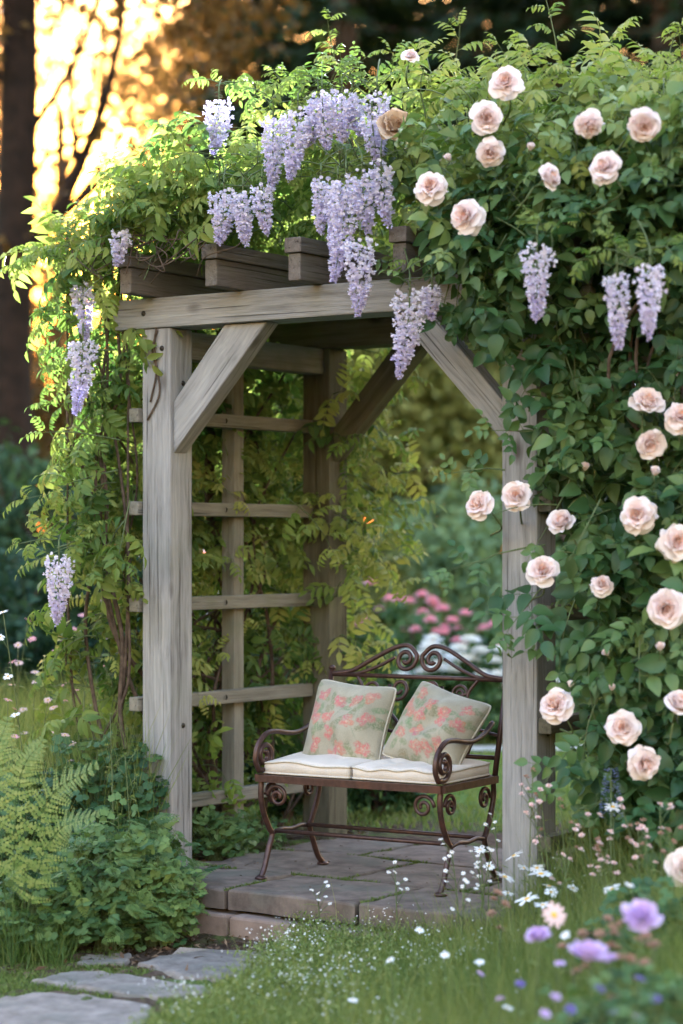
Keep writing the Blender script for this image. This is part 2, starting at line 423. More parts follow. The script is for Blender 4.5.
def daisy_mesh(seed, R=.022, n=13, cup=.2, wide=.34):
    g = np.random.default_rng(seed); mb = MB()
    for k in range(n):
        a = k * 2 * math.pi / n + .08 * g.normal(); mb.add(*place(leaf_tpl(1, wide, 'round', .15, cup), (math.cos(a) * R * .15, math.sin(a) * R * .15, 0), (math.cos(a), math.sin(a), .12 + .1 * g.normal()), UP, R * (.85 + .2 * g.random()))[:2], .5)
    return mb
def dome_mesh(R, h, n=9, m=4):
    mb = MB(); V = [(0, 0, h)]
    for i in range(1, m + 1):
        a = i / m * math.pi / 2
        for k in range(n): V.append((R * math.sin(a) * math.cos(k * 6.2832 / n), R * math.sin(a) * math.sin(k * 6.2832 / n), h * math.cos(a)))
    T = [(0, 1 + k, 1 + (k + 1) % n) for k in range(n)]
    Q = [(1 + (i * n) + k, 1 + (i + 1) * n + k, 1 + (i + 1) * n + (k + 1) % n, 1 + i * n + (k + 1) % n) for i in range(m - 1) for k in range(n)]
    return mb.add(V, [np.array(T), np.array(Q)], .5)
def rosette_mesh(seed, R, n=22, h=.6):
    """full double flower seen at a distance or out of focus: layered rounded petals on a dome"""
    g = np.random.default_rng(seed); mb = MB()
    for k in range(n):
        t = k / n; a = k * 2.4; el = t * 1.3
        d = np.array((math.cos(a) * math.cos(el), math.sin(a) * math.cos(el), math.sin(el) * h + .1))
        mb.add(*place(leaf_tpl(1, .75, 'round', -.25, -.2), d * R * .25, d + .12 * g.normal(size=3), UP + .3 * d, R * (.8 + .25 * g.random()) * (1 - .35 * t))[:2], np.clip(.25 + .5 * t + .1 * g.normal(), 0, 1))
    return mb
def blades(rng, P, h, w, lean, tint):
    """grass: five vertices a blade"""
    m = len(P); a = rng.random(m) * 6.2832; b = rng.random(m) * 6.2832
    s = np.stack([np.cos(a), np.sin(a), 0 * a], -1) * w[:, None]; l = np.stack([np.cos(b), np.sin(b), 0 * b], -1) * (lean * h)[:, None]
    U = np.stack([0 * a, 0 * a, h], -1)
    V = np.stack([P - s, P + s, P + l * .3 + U * .55 + s * .75, P + l * .3 + U * .55 - s * .75, P + l + U * .95], 1).reshape(-1, 3)
    o = (np.arange(m) * 5)[:, None]
    return V, [o + np.array([[0, 1, 2, 3]]), o + np.array([[3, 2, 4]])], np.repeat(tint, 5)
# ------------------------------------------------------------------ render, world, camera
sc = bpy.context.scene
sc.render.engine = 'CYCLES'
sc.cycles.use_denoising = True
sc.cycles.use_adaptive_sampling = True; sc.cycles.adaptive_threshold = .015
sc.cycles.max_bounces = 7; sc.cycles.diffuse_bounces = 4; sc.cycles.glossy_bounces = 2; sc.cycles.transmission_bounces = 5; sc.cycles.transparent_max_bounces = 4
sc.cycles.caustics_reflective = False; sc.cycles.caustics_refractive = False; sc.cycles.sample_clamp_indirect = 6
vs = sc.view_settings
sc.display_settings.display_device = 'sRGB'
vs.view_transform = 'Standard'; vs.look = 'None'; vs.gamma = 1.0; vs.use_curve_mapping = False
vs.exposure = EXPOSURE
vs.use_white_balance = True; vs.white_balance_temperature = 4300; vs.white_balance_tint = 32

SUN_EL, SUN_AZ = math.radians(SUN_EL_D), math.radians(SUN_AZ_D)     # azimuth measured from straight ahead (+Y), positive to the right
w = bpy.data.worlds.new('World'); sc.world = w; w.use_nodes = True
nt = w.node_tree; bg = nt.nodes['Background']
sky = nt.nodes.new('ShaderNodeTexSky'); sky.sky_type = 'NISHITA'; sky.sun_disc = False
sky.sun_elevation = SUN_EL; sky.sun_rotation = SUN_AZ
sky.altitude = 50; sky.air_density = SKY_AIR; sky.dust_density = SKY_DUST; sky.ozone_density = SKY_OZ
nt.links.new(sky.outputs[0], bg.inputs[0]); bg.inputs[1].default_value = SKY_STR
sl = bpy.data.lights.new('sun', 'SUN'); sl.energy = SUN_STR; sl.angle = math.radians(.5); sl.color = SUN_COL
so = bpy.data.objects.new('sun', sl); C.objects.link(so)
sd = Vector((math.sin(SUN_AZ) * math.cos(SUN_EL), math.cos(SUN_AZ) * math.cos(SUN_EL), math.sin(SUN_EL)))
so.rotation_euler = sd.to_track_quat('Z', 'Y').to_euler(); so.location = (-5, 30, 20)

cd = bpy.data.cameras.new('camera'); co = bpy.data.objects.new('camera', cd); C.objects.link(co)
co.location = (0, 0, HC); co.rotation_euler = (math.pi / 2, 0, 0)
cd.sensor_fit = 'VERTICAL'; cd.sensor_height = 36.0; cd.sensor_width = 24.0; cd.lens = 36.0 * F / 1024
cd.shift_y = (H0 - 512) / 1024.0
cd.clip_start = .1; cd.clip_end = 600
cd.dof.use_dof = True; cd.dof.focus_distance = 8.55; cd.dof.aperture_fstop = 1.42; cd.dof.aperture_blades = 0
sc.camera = co

# ------------------------------------------------------------------ palette
WOOD = wood_mat('weathered_cedar', (.108, .106, .108), (.262, .262, .268), (.41, .41, .418), .14)
WOOD2 = wood_mat('weathered_cedar_rough', (.07, .06, .052), (.135, .118, .105), (.20, .18, .16), .25)
WOOD_SHADED = wood_mat('mossy_shaded_cedar', (.045, .042, .028), (.095, .09, .062), (.16, .15, .105), .5)  # shade under the roof put into the base colour; algae blotches over it
WOODM = wood_mat('silvered_trellis_cedar', (.11, .105, .085), (.20, .19, .16), (.29, .28, .24), .4)
IRON = plain_mat('rusted_iron', (.038, .021, .018), (.078, .043, .036), .42, 40, .35, .25, .001, spec=.5, extra=((.12, .052, .03), 14, .57, .45))
BOLT = plain_mat('bolt_steel', (.03, .028, .026), (.07, .06, .05), .5, 60, .8, .2, .001)
STONE = plain_mat('flagstone', (.075, .058, .047), (.185, .150, .122), .82, 9, 0, .55, .006, 8.0, extra=((.10, .105, .085), 3.2, .52, .6))
STONEP = plain_mat('path_flagstone', (.125, .108, .092), (.265, .235, .205), .82, 11, 0, .6, .006, 9.0, extra=((.10, .105, .085), 4.2, .52, .5))
STONEW = plain_mat('step_stone', (.16, .12, .095), (.30, .23, .185), .85, 8, 0, .6, .006, 8.0, extra=((.09, .09, .06), 4, .55, .55))
STEM = plain_mat('green_stem', (.07, .10, .03), (.13, .17, .06), .6, 30, 0, 0)
BARK = plain_mat('vine_bark', (.045, .032, .022), (.12, .09, .065), .85, 30, 0, .7, .006)
TRUNK = plain_mat('tree_bark', (.045, .03, .02), (.11, .075, .05), .9, 7, 0, 1.0, .03)
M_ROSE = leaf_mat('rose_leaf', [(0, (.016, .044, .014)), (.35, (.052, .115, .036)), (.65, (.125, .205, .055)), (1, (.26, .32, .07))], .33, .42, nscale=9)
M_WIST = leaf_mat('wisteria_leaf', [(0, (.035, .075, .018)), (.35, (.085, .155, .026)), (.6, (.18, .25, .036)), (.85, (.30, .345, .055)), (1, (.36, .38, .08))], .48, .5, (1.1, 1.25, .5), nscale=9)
M_HERB = leaf_mat('herb_leaf', [(0, (.024, .060, .022)), (.5, (.075, .145, .042)), (1, (.19, .27, .055))], .3, .55)
M_FERN = leaf_mat('fern_leaf', [(0, (.06, .12, .025)), (.5, (.14, .22, .05)), (1, (.26, .32, .09))], .4, .5)
M_GRASS = leaf_mat('grass_blade', [(0, (.05, .10, .015)), (.5, (.11, .18, .028)), (1, (.21, .26, .06))], .35, .5)
M_MEADOW = leaf_mat('meadow_blade', [(0, (.070, .115, .018)), (.5, (.155, .215, .038)), (1, (.30, .32, .10))], .35, .55)
M_MOSS = leaf_mat('moss', [(0, (.06, .09, .015)), (.5, (.12, .17, .025)), (1, (.2, .25, .05))], .25, .7)
M_LITTER = leaf_mat('dry_litter', [(0, (.05, .03, .018)), (.5, (.13, .085, .05)), (1, (.25, .18, .11))], .1, .8)
M_RACEME = leaf_mat('wisteria_flower', [(0, (.84, .83, .90)), (.4, (.72, .69, .87)), (.72, (.53, .49, .78)), (1, (.28, .23, .54))], .25, .55, (1.05, 1, 1.1))
M_PETAL = leaf_mat('rose_petal', [(0, (.92, .87, .87)), (.3, (.92, .81, .80)), (.6, (.93, .66, .47)), (1, (.92, .46, .18))], .35, .5, (1.03, .98, .93), .2, 8)
M_FADED = leaf_mat('faded_petal', [(0, (.62, .50, .36)), (.4, (.60, .44, .27)), (1, (.5, .3, .12))], .25, .6, (1.05, .95, .8), .2, 8)
M_WHITE = leaf_mat('white_petal', [(0, (.80, .80, .78)), (.5, (.82, .82, .80)), (1, (.7, .74, .62))], .2, .6, (1, 1, .95))
M_PINK = leaf_mat('pink_petal', [(0, (.84, .56, .61)), (.5, (.80, .42, .50)), (1, (.70, .28, .38))], .2, .6, (1, .9, .9))
M_BLUSH = leaf_mat('blush_petal', [(0, (.80, .70, .66)), (.5, (.74, .55, .52)), (1, (.60, .38, .36))], .2, .6, (1, .95, .95))
M_PURPLE = leaf_mat('lilac_petal', [(0, (.74, .62, .82)), (.5, (.64, .50, .77)), (1, (.50, .34, .66))], .22, .6, (1.05, 1, 1.1))
M_VIOLET = leaf_mat('violet_petal', [(0, (.30, .25, .55)), (.5, (.20, .16, .46)), (1, (.12, .08, .35))], .2, .6, (1, 1, 1.1))
M_YELLOW = plain_mat('yellow_disc', (.55, .33, .03), (.70, .48, .06), .8, 200, 0, .3, .001)
M_SEED = leaf_mat('seed_head', [(0, (.22, .13, .08)), (.5, (.34, .22, .15)), (1, (.45, .3, .22))], .2, .8, (1, .95, .9))

# ------------------------------------------------------------------ ground
def ground_z(x, y):
    x, y = np.asarray(x, float), np.asarray(y, float)
    u, v = uv_of(x, y)
    z = -.18 + .15 * sstep(-.55, -.05, v) + .02 * sstep(1.5, 4, v)
    z = z + .17 * sstep(.25, 1.3, x) * (1 - sstep(7.9, 9.0, y)) + .06 * sstep(-.7, -1.4, x) * sstep(8.0, 8.5, y) * (1 - sstep(8.8, 9.6, y))
    under = sstep(.02, .2, u) * (1 - sstep(1.80, 1.95, u)) * sstep(-.50, -.40, v) * (1 - sstep(1.1, 1.3, v))
    return z * (1 - under) + np.minimum(z, -.12) * under
gx = np.unique(np.concatenate([np.linspace(-150, -8, 20), np.linspace(-8, -2.5, 20), np.linspace(-2.5, 3, 90), np.linspace(3, 8, 20), np.linspace(8, 150, 20)]))
gy = np.unique(np.concatenate([np.linspace(-20, 4, 10), np.linspace(4, 13, 140), np.linspace(13, 30, 25), np.linspace(30, 300, 20)]))
XX, YY = np.meshgrid(gx, gy); ZZ = ground_z(XX, YY)
nx = len(gx); i, j = np.meshgrid(np.arange(len(gy) - 1), np.arange(nx - 1), indexing='ij')
near = ((YY < 13) & (abs(XX) < 3)); g0 = np.random.default_rng(3)
ZZ = ZZ + near * .008 * g0.normal(size=ZZ.shape)
def ground_mat():
    m, nt, out = mat_new('soil_and_lawn'); L = nt.links.new
    tc = nd(nt, 'ShaderNodeTexCoord'); sp = nd(nt, 'ShaderNodeSeparateXYZ'); L(tc.outputs['Object'], sp.inputs[0])
    nz = nd(nt, 'ShaderNodeTexNoise', i_Scale=26.0, i_Detail=8.0, i_Roughness=.7); L(tc.outputs['Object'], nz.inputs['Vector'])
    big = nd(nt, 'ShaderNodeTexNoise', i_Scale=2.2, i_Detail=5.0); L(tc.outputs['Object'], big.inputs['Vector'])
    soil = ramp(nt, [(.3, (.030, .021, .014)), (.5, (.075, .052, .034)), (.72, (.15, .11, .075))], nz.outputs['Fac']).outputs['Color']
    moss = ramp(nt, [(.3, (.05, .075, .015)), (.7, (.12, .16, .03))], nz.outputs['Fac']).outputs['Color']
    soil = mixc(nt, soil, moss, ramp(nt, [(.5, (0, 0, 0)), (.62, (1, 1, 1))], big.outputs['Fac']).outputs['Color'])
    lawn = ramp(nt, [(.3, (.07, .13, .02)), (.7, (.14, .21, .04))], big.outputs['Fac']).outputs['Color']
    yy = math_n(nt, 'ADD', sp.outputs['Y'], math_n(nt, 'MULTIPLY', sp.outputs['X'], .0))
    lf = ramp(nt, [(0, (0, 0, 0)), (1, (1, 1, 1))], math_n(nt, 'ADD', math_n(nt, 'SUBTRACT', yy, 10.4), math_n(nt, 'MULTIPLY', math_n(nt, 'SUBTRACT', big.outputs['Fac'], .5), 1.2))).outputs['Color']
    p = nd(nt, 'ShaderNodeBsdfPrincipled', i_Roughness=.95); p.inputs['Specular IOR Level'].default_value = .15
    L(mixc(nt, soil, lawn, lf), p.inputs['Base Color'])
    b = nd(nt, 'ShaderNodeBump', i_Strength=.9, i_Distance=.02); L(nz.outputs['Fac'], b.inputs['Height']); L(b.outputs[0], p.inputs['Normal'])
    L(p.outputs[0], out.inputs[0]); return m
gm = MB().add(np.stack([XX, YY, ZZ], -1).reshape(-1, 3), [np.stack([i * nx + j, i * nx + j + 1, (i + 1) * nx + j + 1, (i + 1) * nx + j], -1).reshape(-1, 4)])
tag(gm.build('ground', ground_mat()), kind='structure')

# ------------------------------------------------------------------ flagstones, platform
def slab_obj(name, poly, z0, z1, mat, parent=None, seed=0, bev=.010, sub=7, jag=.006):
    """irregular flat stone from a plan polygon"""
    g = np.random.default_rng(seed); P = []
    n = len(poly)
    for k in range(n):
        a, b = np.array(poly[k], float), np.array(poly[(k + 1) % n], float)
        for t in np.arange(sub) / sub: P.append(a + (b - a) * t + (g.normal(size=2) * jag if t > 0 else 0))
    bm = bmesh.new()
    A = [bm.verts.new((x, y, z0)) for x, y in P]; B = [bm.verts.new((x, y, z1 + .002 * g.normal())) for x, y in P]; m = len(P)
    top = bm.faces.new(B); bm.faces.new(A[::-1])
    for k in range(m): bm.faces.new((A[k], A[(k + 1) % m], B[(k + 1) % m], B[k]))
    bmesh.ops.recalc_face_normals(bm, faces=bm.faces[:])
    es = [e for e in bm.edges if all(v.co.z > (z0 + z1) / 2 for v in e.verts)]
    bmesh.ops.bevel(bm, geom=es, offset=bev, segments=2, affect='EDGES', profile=.5)
    bmesh.ops.triangulate(bm, faces=[f for f in bm.faces if len(f.verts) > 4])
    me = bpy.data.meshes.new(name); bm.to_mesh(me); bm.free(); me.materials.append(mat)
    o = bpy.data.objects.new(name, me); C.objects.link(o)
    if parent: o.parent = parent
    return o
def rect_uv(u0, u1, v0, v1): return [(u0, v0), (u1, v0), (u1, v1), (u0, v1)]
plat = thing('stone_platform', 'low flagstone platform with two front steps under the iron bench', 'platform', PO, -TH)
gj = .010
courses = [(-.43, .04, (.13, .62, 1.22, 1.80)), (.04, .60, (.10, .85, 1.40, 1.78)), (.60, 1.16, (.12, .55, 1.25, 1.80))]
k = 0
for v0, v1, us in courses:
    for a, b in zip(us[:-1], us[1:]):
        slab_obj('slab', rect_uv(a + gj, b - gj, v0 + gj, v1 - gj), -.078, 0.0, STONE, plat, 20 + k); k += 1
slab_obj('step_block', rect_uv(.04, .66, -.475, -.10), -.24, -.088, STONEW, plat, 40, .012)
slab_obj('step_block', rect_uv(.675, 1.45, -.470, -.10), -.24, -.092, STONEW, plat, 41, .012)
def stone_on_path(poly_px, label, seed, mat=STONEP):
    zt = -.165; P = []
    for px, py in poly_px:
        Y = F * (HC - zt) / (py - H0); P.append(((px - CX) / F * Y, Y))
    c = np.mean(P, 0); o = slab_obj('stepping_stone', [tuple(np.array(q) - c) for q in P], -.05, .0, mat, None, seed, .014, 6, .007)
    o.location = (c[0], c[1], zt); return tag(o, label, 'stepping stone', 'stepping stones of the garden path')
stone_on_path([(-30, 1000), (25, 993), (85, 994), (152, 1005), (150, 1040), (-40, 1045)], 'bluish grey stepping stone at the near end of the path, largest of the stones', 51)
stone_on_path([(30, 979), (66, 971), (110, 971), (204, 985), (214, 992), (160, 996), (92, 989)], 'long narrow grey stepping stone, second from the near end of the path', 52)
stone_on_path([(137, 962), (182, 948), (268, 950), (274, 964), (222, 978), (176, 975)], 'brownish grey stepping stone nearest the front step of the platform', 53)
stone_on_path([(76, 962), (84, 953), (132, 952), (124, 962)], 'smallest stepping stone, half hidden in moss below the leafy herbs', 54)

# ------------------------------------------------------------------ pergola
perg = thing('pergola', 'weathered grey timber pergola with braced posts, side trellis and short roof rafters', 'pergola', PO, -TH)
X3, Y3, Z3 = np.eye(3)
ZM = lambda u, v, z: axes(Z3, X3, Y3, (u, v, z))          # board standing upright: local X = world Z
PT = 2.203
for (u, v, mm) in ((0, 0, WOOD), (PW, 0, WOOD), (0, PD, WOOD_SHADED), (PW, PD, WOOD_SHADED)):
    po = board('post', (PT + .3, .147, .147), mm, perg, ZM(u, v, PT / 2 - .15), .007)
fposts = [q for q in perg.children if q.name.startswith('post')]
bolt_me = dome_mesh(.012, .007, 8, 2).build('bolt', BOLT, None); bolts = []
bolt_used = [False]
def bolt(parent, M):
    if not bolt_used[0]: bolt_used[0] = True; bolt_me.parent = parent; bolt_me.matrix_local = M
    else: dup(bolt_me, parent, None, M)
def beam(name, p, q, h, t, mat, bev=.006):
    M, L = along(p, q); return board(name, (L, t, h), mat, perg, M, bev)
fb = beam('front_beam', (-.225, 0, PT + .064), (PW + .30, 0, PT + .064), .124, .165, WOOD)
bolt(fb, axes(X3, Z3, -Y3, (-.95, -.084, .0))); bolt(fb, axes(X3, Z3, -Y3, (.62, -.084, .01)))
for q, zz in ((0, .57), (0, 1.98), (1, .62), (1, 1.95)): bolt(fposts[q], axes(Z3, X3, Y3, (0, 0, 0)).inverted() @ axes(Y3, Z3, X3, (.0745, .01, zz - PT / 2 + .15)))
for q, zz in ((0, 2.12), (1, 2.1)): bolt(fposts[q], axes(Z3, X3, Y3, (0, 0, 0)).inverted() @ axes(X3, Z3, -Y3, (.03, -.0745, zz - PT / 2 + .15)))
beam('back_beam', (-.265, PD, PT + .064), (PW + .30, PD, PT + .064), .124, .150, WOOD_SHADED)
beam('side_beam', (0, .0755, 2.143), (0, PD - .0755, 2.143), .115, .09, WOODM)
beam('side_beam', (PW, .0755, 2.143), (PW, PD - .0755, 2.143), .115, .09, WOOD_SHADED)
bp = [(.0745, 1.69), (.548, PT - .001), (.335, PT - .001), (.0745, 1.90)]
br = prism('brace', bp, .085, WOOD, perg, Matrix.Translation((0, -.012, 0)))
bolt(br, br.matrix_local.inverted() @ axes(X3, Z3, -Y3, (.40, -.0555, 2.12)))

mir = lambda P: [(PW - x, z) for x, z in P][::-1]
bp2 = [(.0745, 1.69), (.56, PT - .001), (.40, PT - .001), (.0745, 1.84)]
prism('brace', mir(bp2), .085, WOOD, perg, Matrix.Translation((0, -.012, 0)), grain=(-.5, .53))
prism('brace', bp2, .085, WOOD_SHADED, perg, Matrix.Translation((0, PD, 0)))
prism('brace', mir(bp2), .085, WOOD_SHADED, perg, Matrix.Translation((0, PD, 0)), grain=(-.5, .53))
for ri, u in enumerate((-.02, .43, .81, 1.30, 1.60, 1.96)):
    fo = -.25 - (.01, .03, .0, .02, .02, .02)[ri]
    ra = beam('rafter', (u, fo + .012, PT + .128 + .052), (u, PD + .30, PT + .128 + .052), .104, .058, WOOD2)
    M, L = along((u, fo, 0), (u, PD + .31, 0)); M = M.copy(); M.translation.z = PT + .128 + .106 + .030
    board('rafter_cap', (L, .078, .058), WOOD2, perg, M, .005)
for rz in (.225, .655, 1.065, 1.465, 1.85):
    for sg, u0, u1 in ((-1, -.112, -.035), (1, PW + .112, PW + .06)):
        o = beam('trellis_rail', (u0, -.085, rz), (u1, PD - .078, rz), .058, .052, WOOD_SHADED if sg > 0 else WOODM)
        if sg < 0: bolt(o, axes(Y3, Z3, X3, (-.03, -.0265, 0)))
board('trellis_stile', (2.35, .07, .07), WOODM, perg, ZM(-.112, .60, 1.0), .005)
board('trellis_stile', (2.35, .07, .07), WOOD_SHADED, perg, ZM(PW + .150, .503, 1.0), .005)

# ------------------------------------------------------------------ iron bench
BT = math.radians(31); BL, BD = .80, .43            # leg spacing along the front, and front to back
bo = np.array((.029, 8.447, 0.004)); bx = np.array((math.cos(BT), -math.sin(BT), 0)); by = np.array((math.sin(BT), math.cos(BT), 0))
bench = thing('garden_bench', 'rusty brown wrought iron bench with scrolled back and arms on the flagstones', 'bench', bo, -BT)
def iron(name, paths, parent=bench, rad=.011, ns=8, flat=1.0):
    mb = MB()
    for p in paths:
        pts, r = p if isinstance(p, tuple) else (p, rad)
        V, f = tube(pts, r, ns, True, flat); mb.add(V, f)
    return mb.build(name, IRON, parent)
def spiral(c, r0, r1, a0, turns, n=40):
    """points of a spiral in a plane: (a, b) pairs from radius r0 to r1"""
    t = np.linspace(0, 1, n); a = a0 + turns * 2 * math.pi * t; r = r0 + (r1 - r0) * t ** .85
    return np.stack([c[0] + r * np.cos(a), c[1] + r * np.sin(a)], -1)
side = lambda P2, x: np.stack([np.full(len(P2), x), P2[:, 0], P2[:, 1]], -1)      # (depth, z) -> 3D on the side plane
face = lambda P2, y: np.stack([P2[:, 0], np.full(len(P2), y), P2[:, 1]], -1)
H = .395; hx = BL / 2
# seat: angle frame and slats
sm = MB()
for p, q in (((-hx - .012, -.012), (hx + .012, -.012)), ((hx + .012, -.012), (hx + .012, BD)), ((hx + .012, BD), (-hx - .012, BD)), ((-hx - .012, BD), (-hx - .012, -.012))):
    M, L = along((*p, H), (*q, H)); V, f = tube([(-L / 2, 0, 0), (L / 2, 0, 0)], .0, 4)
    c = np.array([(sx * L / 2, sy * .013, sz * .014) for sx in (-1, 1) for sy, sz in ((-1, -1), (1, -1), (1, 1), (-1, 1))])
    c = np.array([M @ Vector(q_) for q_ in c]); sm.add(c, [np.array([(0, 1, 2, 3), (7, 6, 5, 4), (0, 4, 5, 1), (1, 5, 6, 2), (2, 6, 7, 3), (3, 7, 4, 0)])])
sm.build('seat_frame', IRON, bench, smooth=False)
iron('seat_slats', [([(-hx, y, H - .002), (hx, y, H - .002)], .007) for y in np.linspace(.04, BD - .04, 6)], flat=.5)
for x in (-hx, hx):
    ly = np.array([(.0, .40), (-.006, .33), (.012, .26), (.055, .19), (.075, .165), (.05, .11), (.02, .04), (-.005, .004)])
    lg = iron('leg', [(side(spline(ly, 6), x), .0115)])
    iron('foot', [([(x, -.005, .0), (x, -.005, .006), (x, -.005, .012)], [.026, .022, .012])], lg, ns=14)
    ry = np.array([(BD, .40), (BD + .004, .33), (BD - .02, .26), (BD - .06, .19), (BD - .075, .165), (BD - .05, .11), (BD - .01, .04), (BD + .03, .004)])
    lg = iron('leg', [(side(spline(ry, 6), x), .0115)])
    iron('foot', [([(x, BD + .03, .0), (x, BD + .03, .006), (x, BD + .03, .012)], [.026, .022, .012])], lg, ns=14)
    iron('side_stretcher', [(side(spline(np.array([(.072, .168), (.14, .178), (BD / 2, .172), (BD - .14, .178), (BD - .072, .168)]), 6), x), .009)])
    iron('scroll', [(side(spiral((.075, .325), .048, .010, math.pi, -1.6), x), .0075)])
    iron('scroll', [(side(spiral((BD - .075, .325), .048, .010, 0, 1.6), x), .0075)])
    sg = 1 if x > 0 else -1
    iron('scroll', [(face(spiral((x - sg * .075, .325), .048, .010, 0 if sg > 0 else math.pi, sg * 1.6), 0.0), .0075)])
    # arm: from the back upright forward, over and down into a scroll standing on the seat
    a = np.array([(BD - .005, .615), (BD - .08, .575), (BD - .19, .555), (.10, .570), (.03, .565), (-.028, .525), (-.045, .47), (-.02, .425)])
    sp = spiral((.022, .482), .062, .014, math.radians(-125), 1.55, 44)
    iron('armrest', [(side(np.concatenate([spline(a, 7), sp[1:]]), x), .0105)])
for y in (.10, BD - .10): iron('stretcher', [([(-hx, y, .176), (hx, y, .176)], .0085)])
# back: leaning frame, local plane (x, h) with y = BD + lean
ln = .11
bk = lambda P2: np.stack([P2[:, 0], BD + .004 + (P2[:, 1] - .40) * ln / .40, P2[:, 1]], -1)
L2 = lambda *P: bk(np.array(P, float))
for x in (-hx - .005, hx + .005):
    up = iron('back_upright', [(L2((x, .39), (x, .60), (x, .80)), .0115)])
    iron('finial', [(L2((x, .795), (x, .803), (x, .812)), [.0155, .015, .006])], up, ns=12)
iron('back_rail', [(L2((-hx, .775), (hx, .775)), .009)])
iron('back_rail', [(L2((-hx, .475), (hx, .475)), .009)])
for sg in (-1, 1):
    arch = spline(np.array([(sg * hx, .778), (sg * .31, .792), (sg * .22, .84), (sg * .12, .890), (sg * .055, .898), (sg * .012, .862)]), 8)
    sp = spiral((sg * .062, .846), .052, .012, math.radians(160 if sg > 0 else 20), sg * 1.45, 40)
    iron('crest_scroll', [(bk(np.concatenate([arch, sp[2:]])), .0095)])
    iron('crest_bar', [(bk(spline(np.array([(sg * .37, .775), (sg * .28, .782), (sg * .19, .812), (sg * .115, .85)]), 6)), .007)])
    c = np.concatenate([spiral((sg * .075, .725), .010, .048, math.radians(200 if sg > 0 else -20), sg * 1.5, 34),
                        spline(np.array([(sg * .122, .70), (sg * .11, .64), (sg * .055, .585), (sg * .03, .53), (sg * .06, .478)]), 7)])
    iron('heart_scroll', [(bk(c), .008)])
    iron('side_scroll', [(bk(np.concatenate([spiral((sg * .20, .715), .008, .036, math.radians(180 if sg > 0 else 0), -sg * 1.5, 30), spline(np.array([(sg * .165, .70), (sg * .19, .64), (sg * .245, .585), (sg * .255, .53), (sg * .225, .49)]), 7)])), .0065)])
    iron('spindle', [(bk(spline(np.array([(sg * .27, .475), (sg * .30, .60), (sg * .24, .70), (sg * .28, .775)]), 6)), .007)])
    iron('cross_bar', [(bk(spline(np.array([(sg * hx, .56), (sg * .25, .585), (sg * .10, .56), (0, .545)]), 6)), .007)])

# ------------------------------------------------------------------ cushions
def fabric_mat(name, base1, base2, printed=False):
    m, nt, out = mat_new(name); L = nt.links.new
    tc = nd(nt, 'ShaderNodeTexCoord')
    nz = nd(nt, 'ShaderNodeTexNoise', i_Scale=9.0, i_Detail=5.0); L(tc.outputs['Object'], nz.inputs['Vector'])
    col = ramp(nt, [(.3, base1), (.7, base2)], nz.outputs['Fac']).outputs['Color']
    wv = nd(nt, 'ShaderNodeTexNoise', i_Scale=330.0, i_Detail=2.0); L(tc.outputs['Object'], wv.inputs['Vector'])
    if printed:
        a = nd(nt, 'ShaderNodeAttribute', attribute_name='print'); al = a.outputs['Alpha']
        br = nd(nt, 'ShaderNodeTexNoise', i_Scale=120.0, i_Detail=3.0); L(tc.outputs['Object'], br.inputs['Vector'])
        thr = ramp(nt, [(.36, (.25, .25, .25)), (.56, (1, 1, 1))], br.outputs['Fac']).outputs['Color']
        col = mixc(nt, col, a.outputs['Color'], math_n(nt, 'MULTIPLY', al, thr))
    wf = ramp(nt, [(.35, (.78, .78, .78)), (.65, (1, 1, 1))], wv.outputs['Fac']).outputs['Color']
    col = mixc(nt, col, wf, .6, 'MULTIPLY')
    p = nd(nt, 'ShaderNodeBsdfPrincipled', i_Roughness=.92); p.inputs['Specular IOR Level'].default_value = .15
    p.inputs['Sheen Weight'].default_value = .15
    L(col, p.inputs['Base Color'])
    b = nd(nt, 'ShaderNodeBump', i_Strength=.5, i_Distance=.0015); L(wv.outputs['Fac'], b.inputs['Height']); L(b.outputs[0], p.inputs['Normal'])
    L(p.outputs[0], out.inputs[0]); return m
M_CREAM = fabric_mat('cream_canvas', (.58, .53, .47), (.68, .63, .565))
M_PRINT = fabric_mat('floral_linen', (.30, .29, .225), (.41, .395, .315), True)
M_PIPE = plain_mat('piping_cord', (.42, .41, .34), (.52, .50, .43), .9, 150, 0, .3, .001)
M_PIPE2 = plain_mat('cream_piping', (.45, .42, .36), (.58, .55, .49), .9, 150, 0, .3, .001)

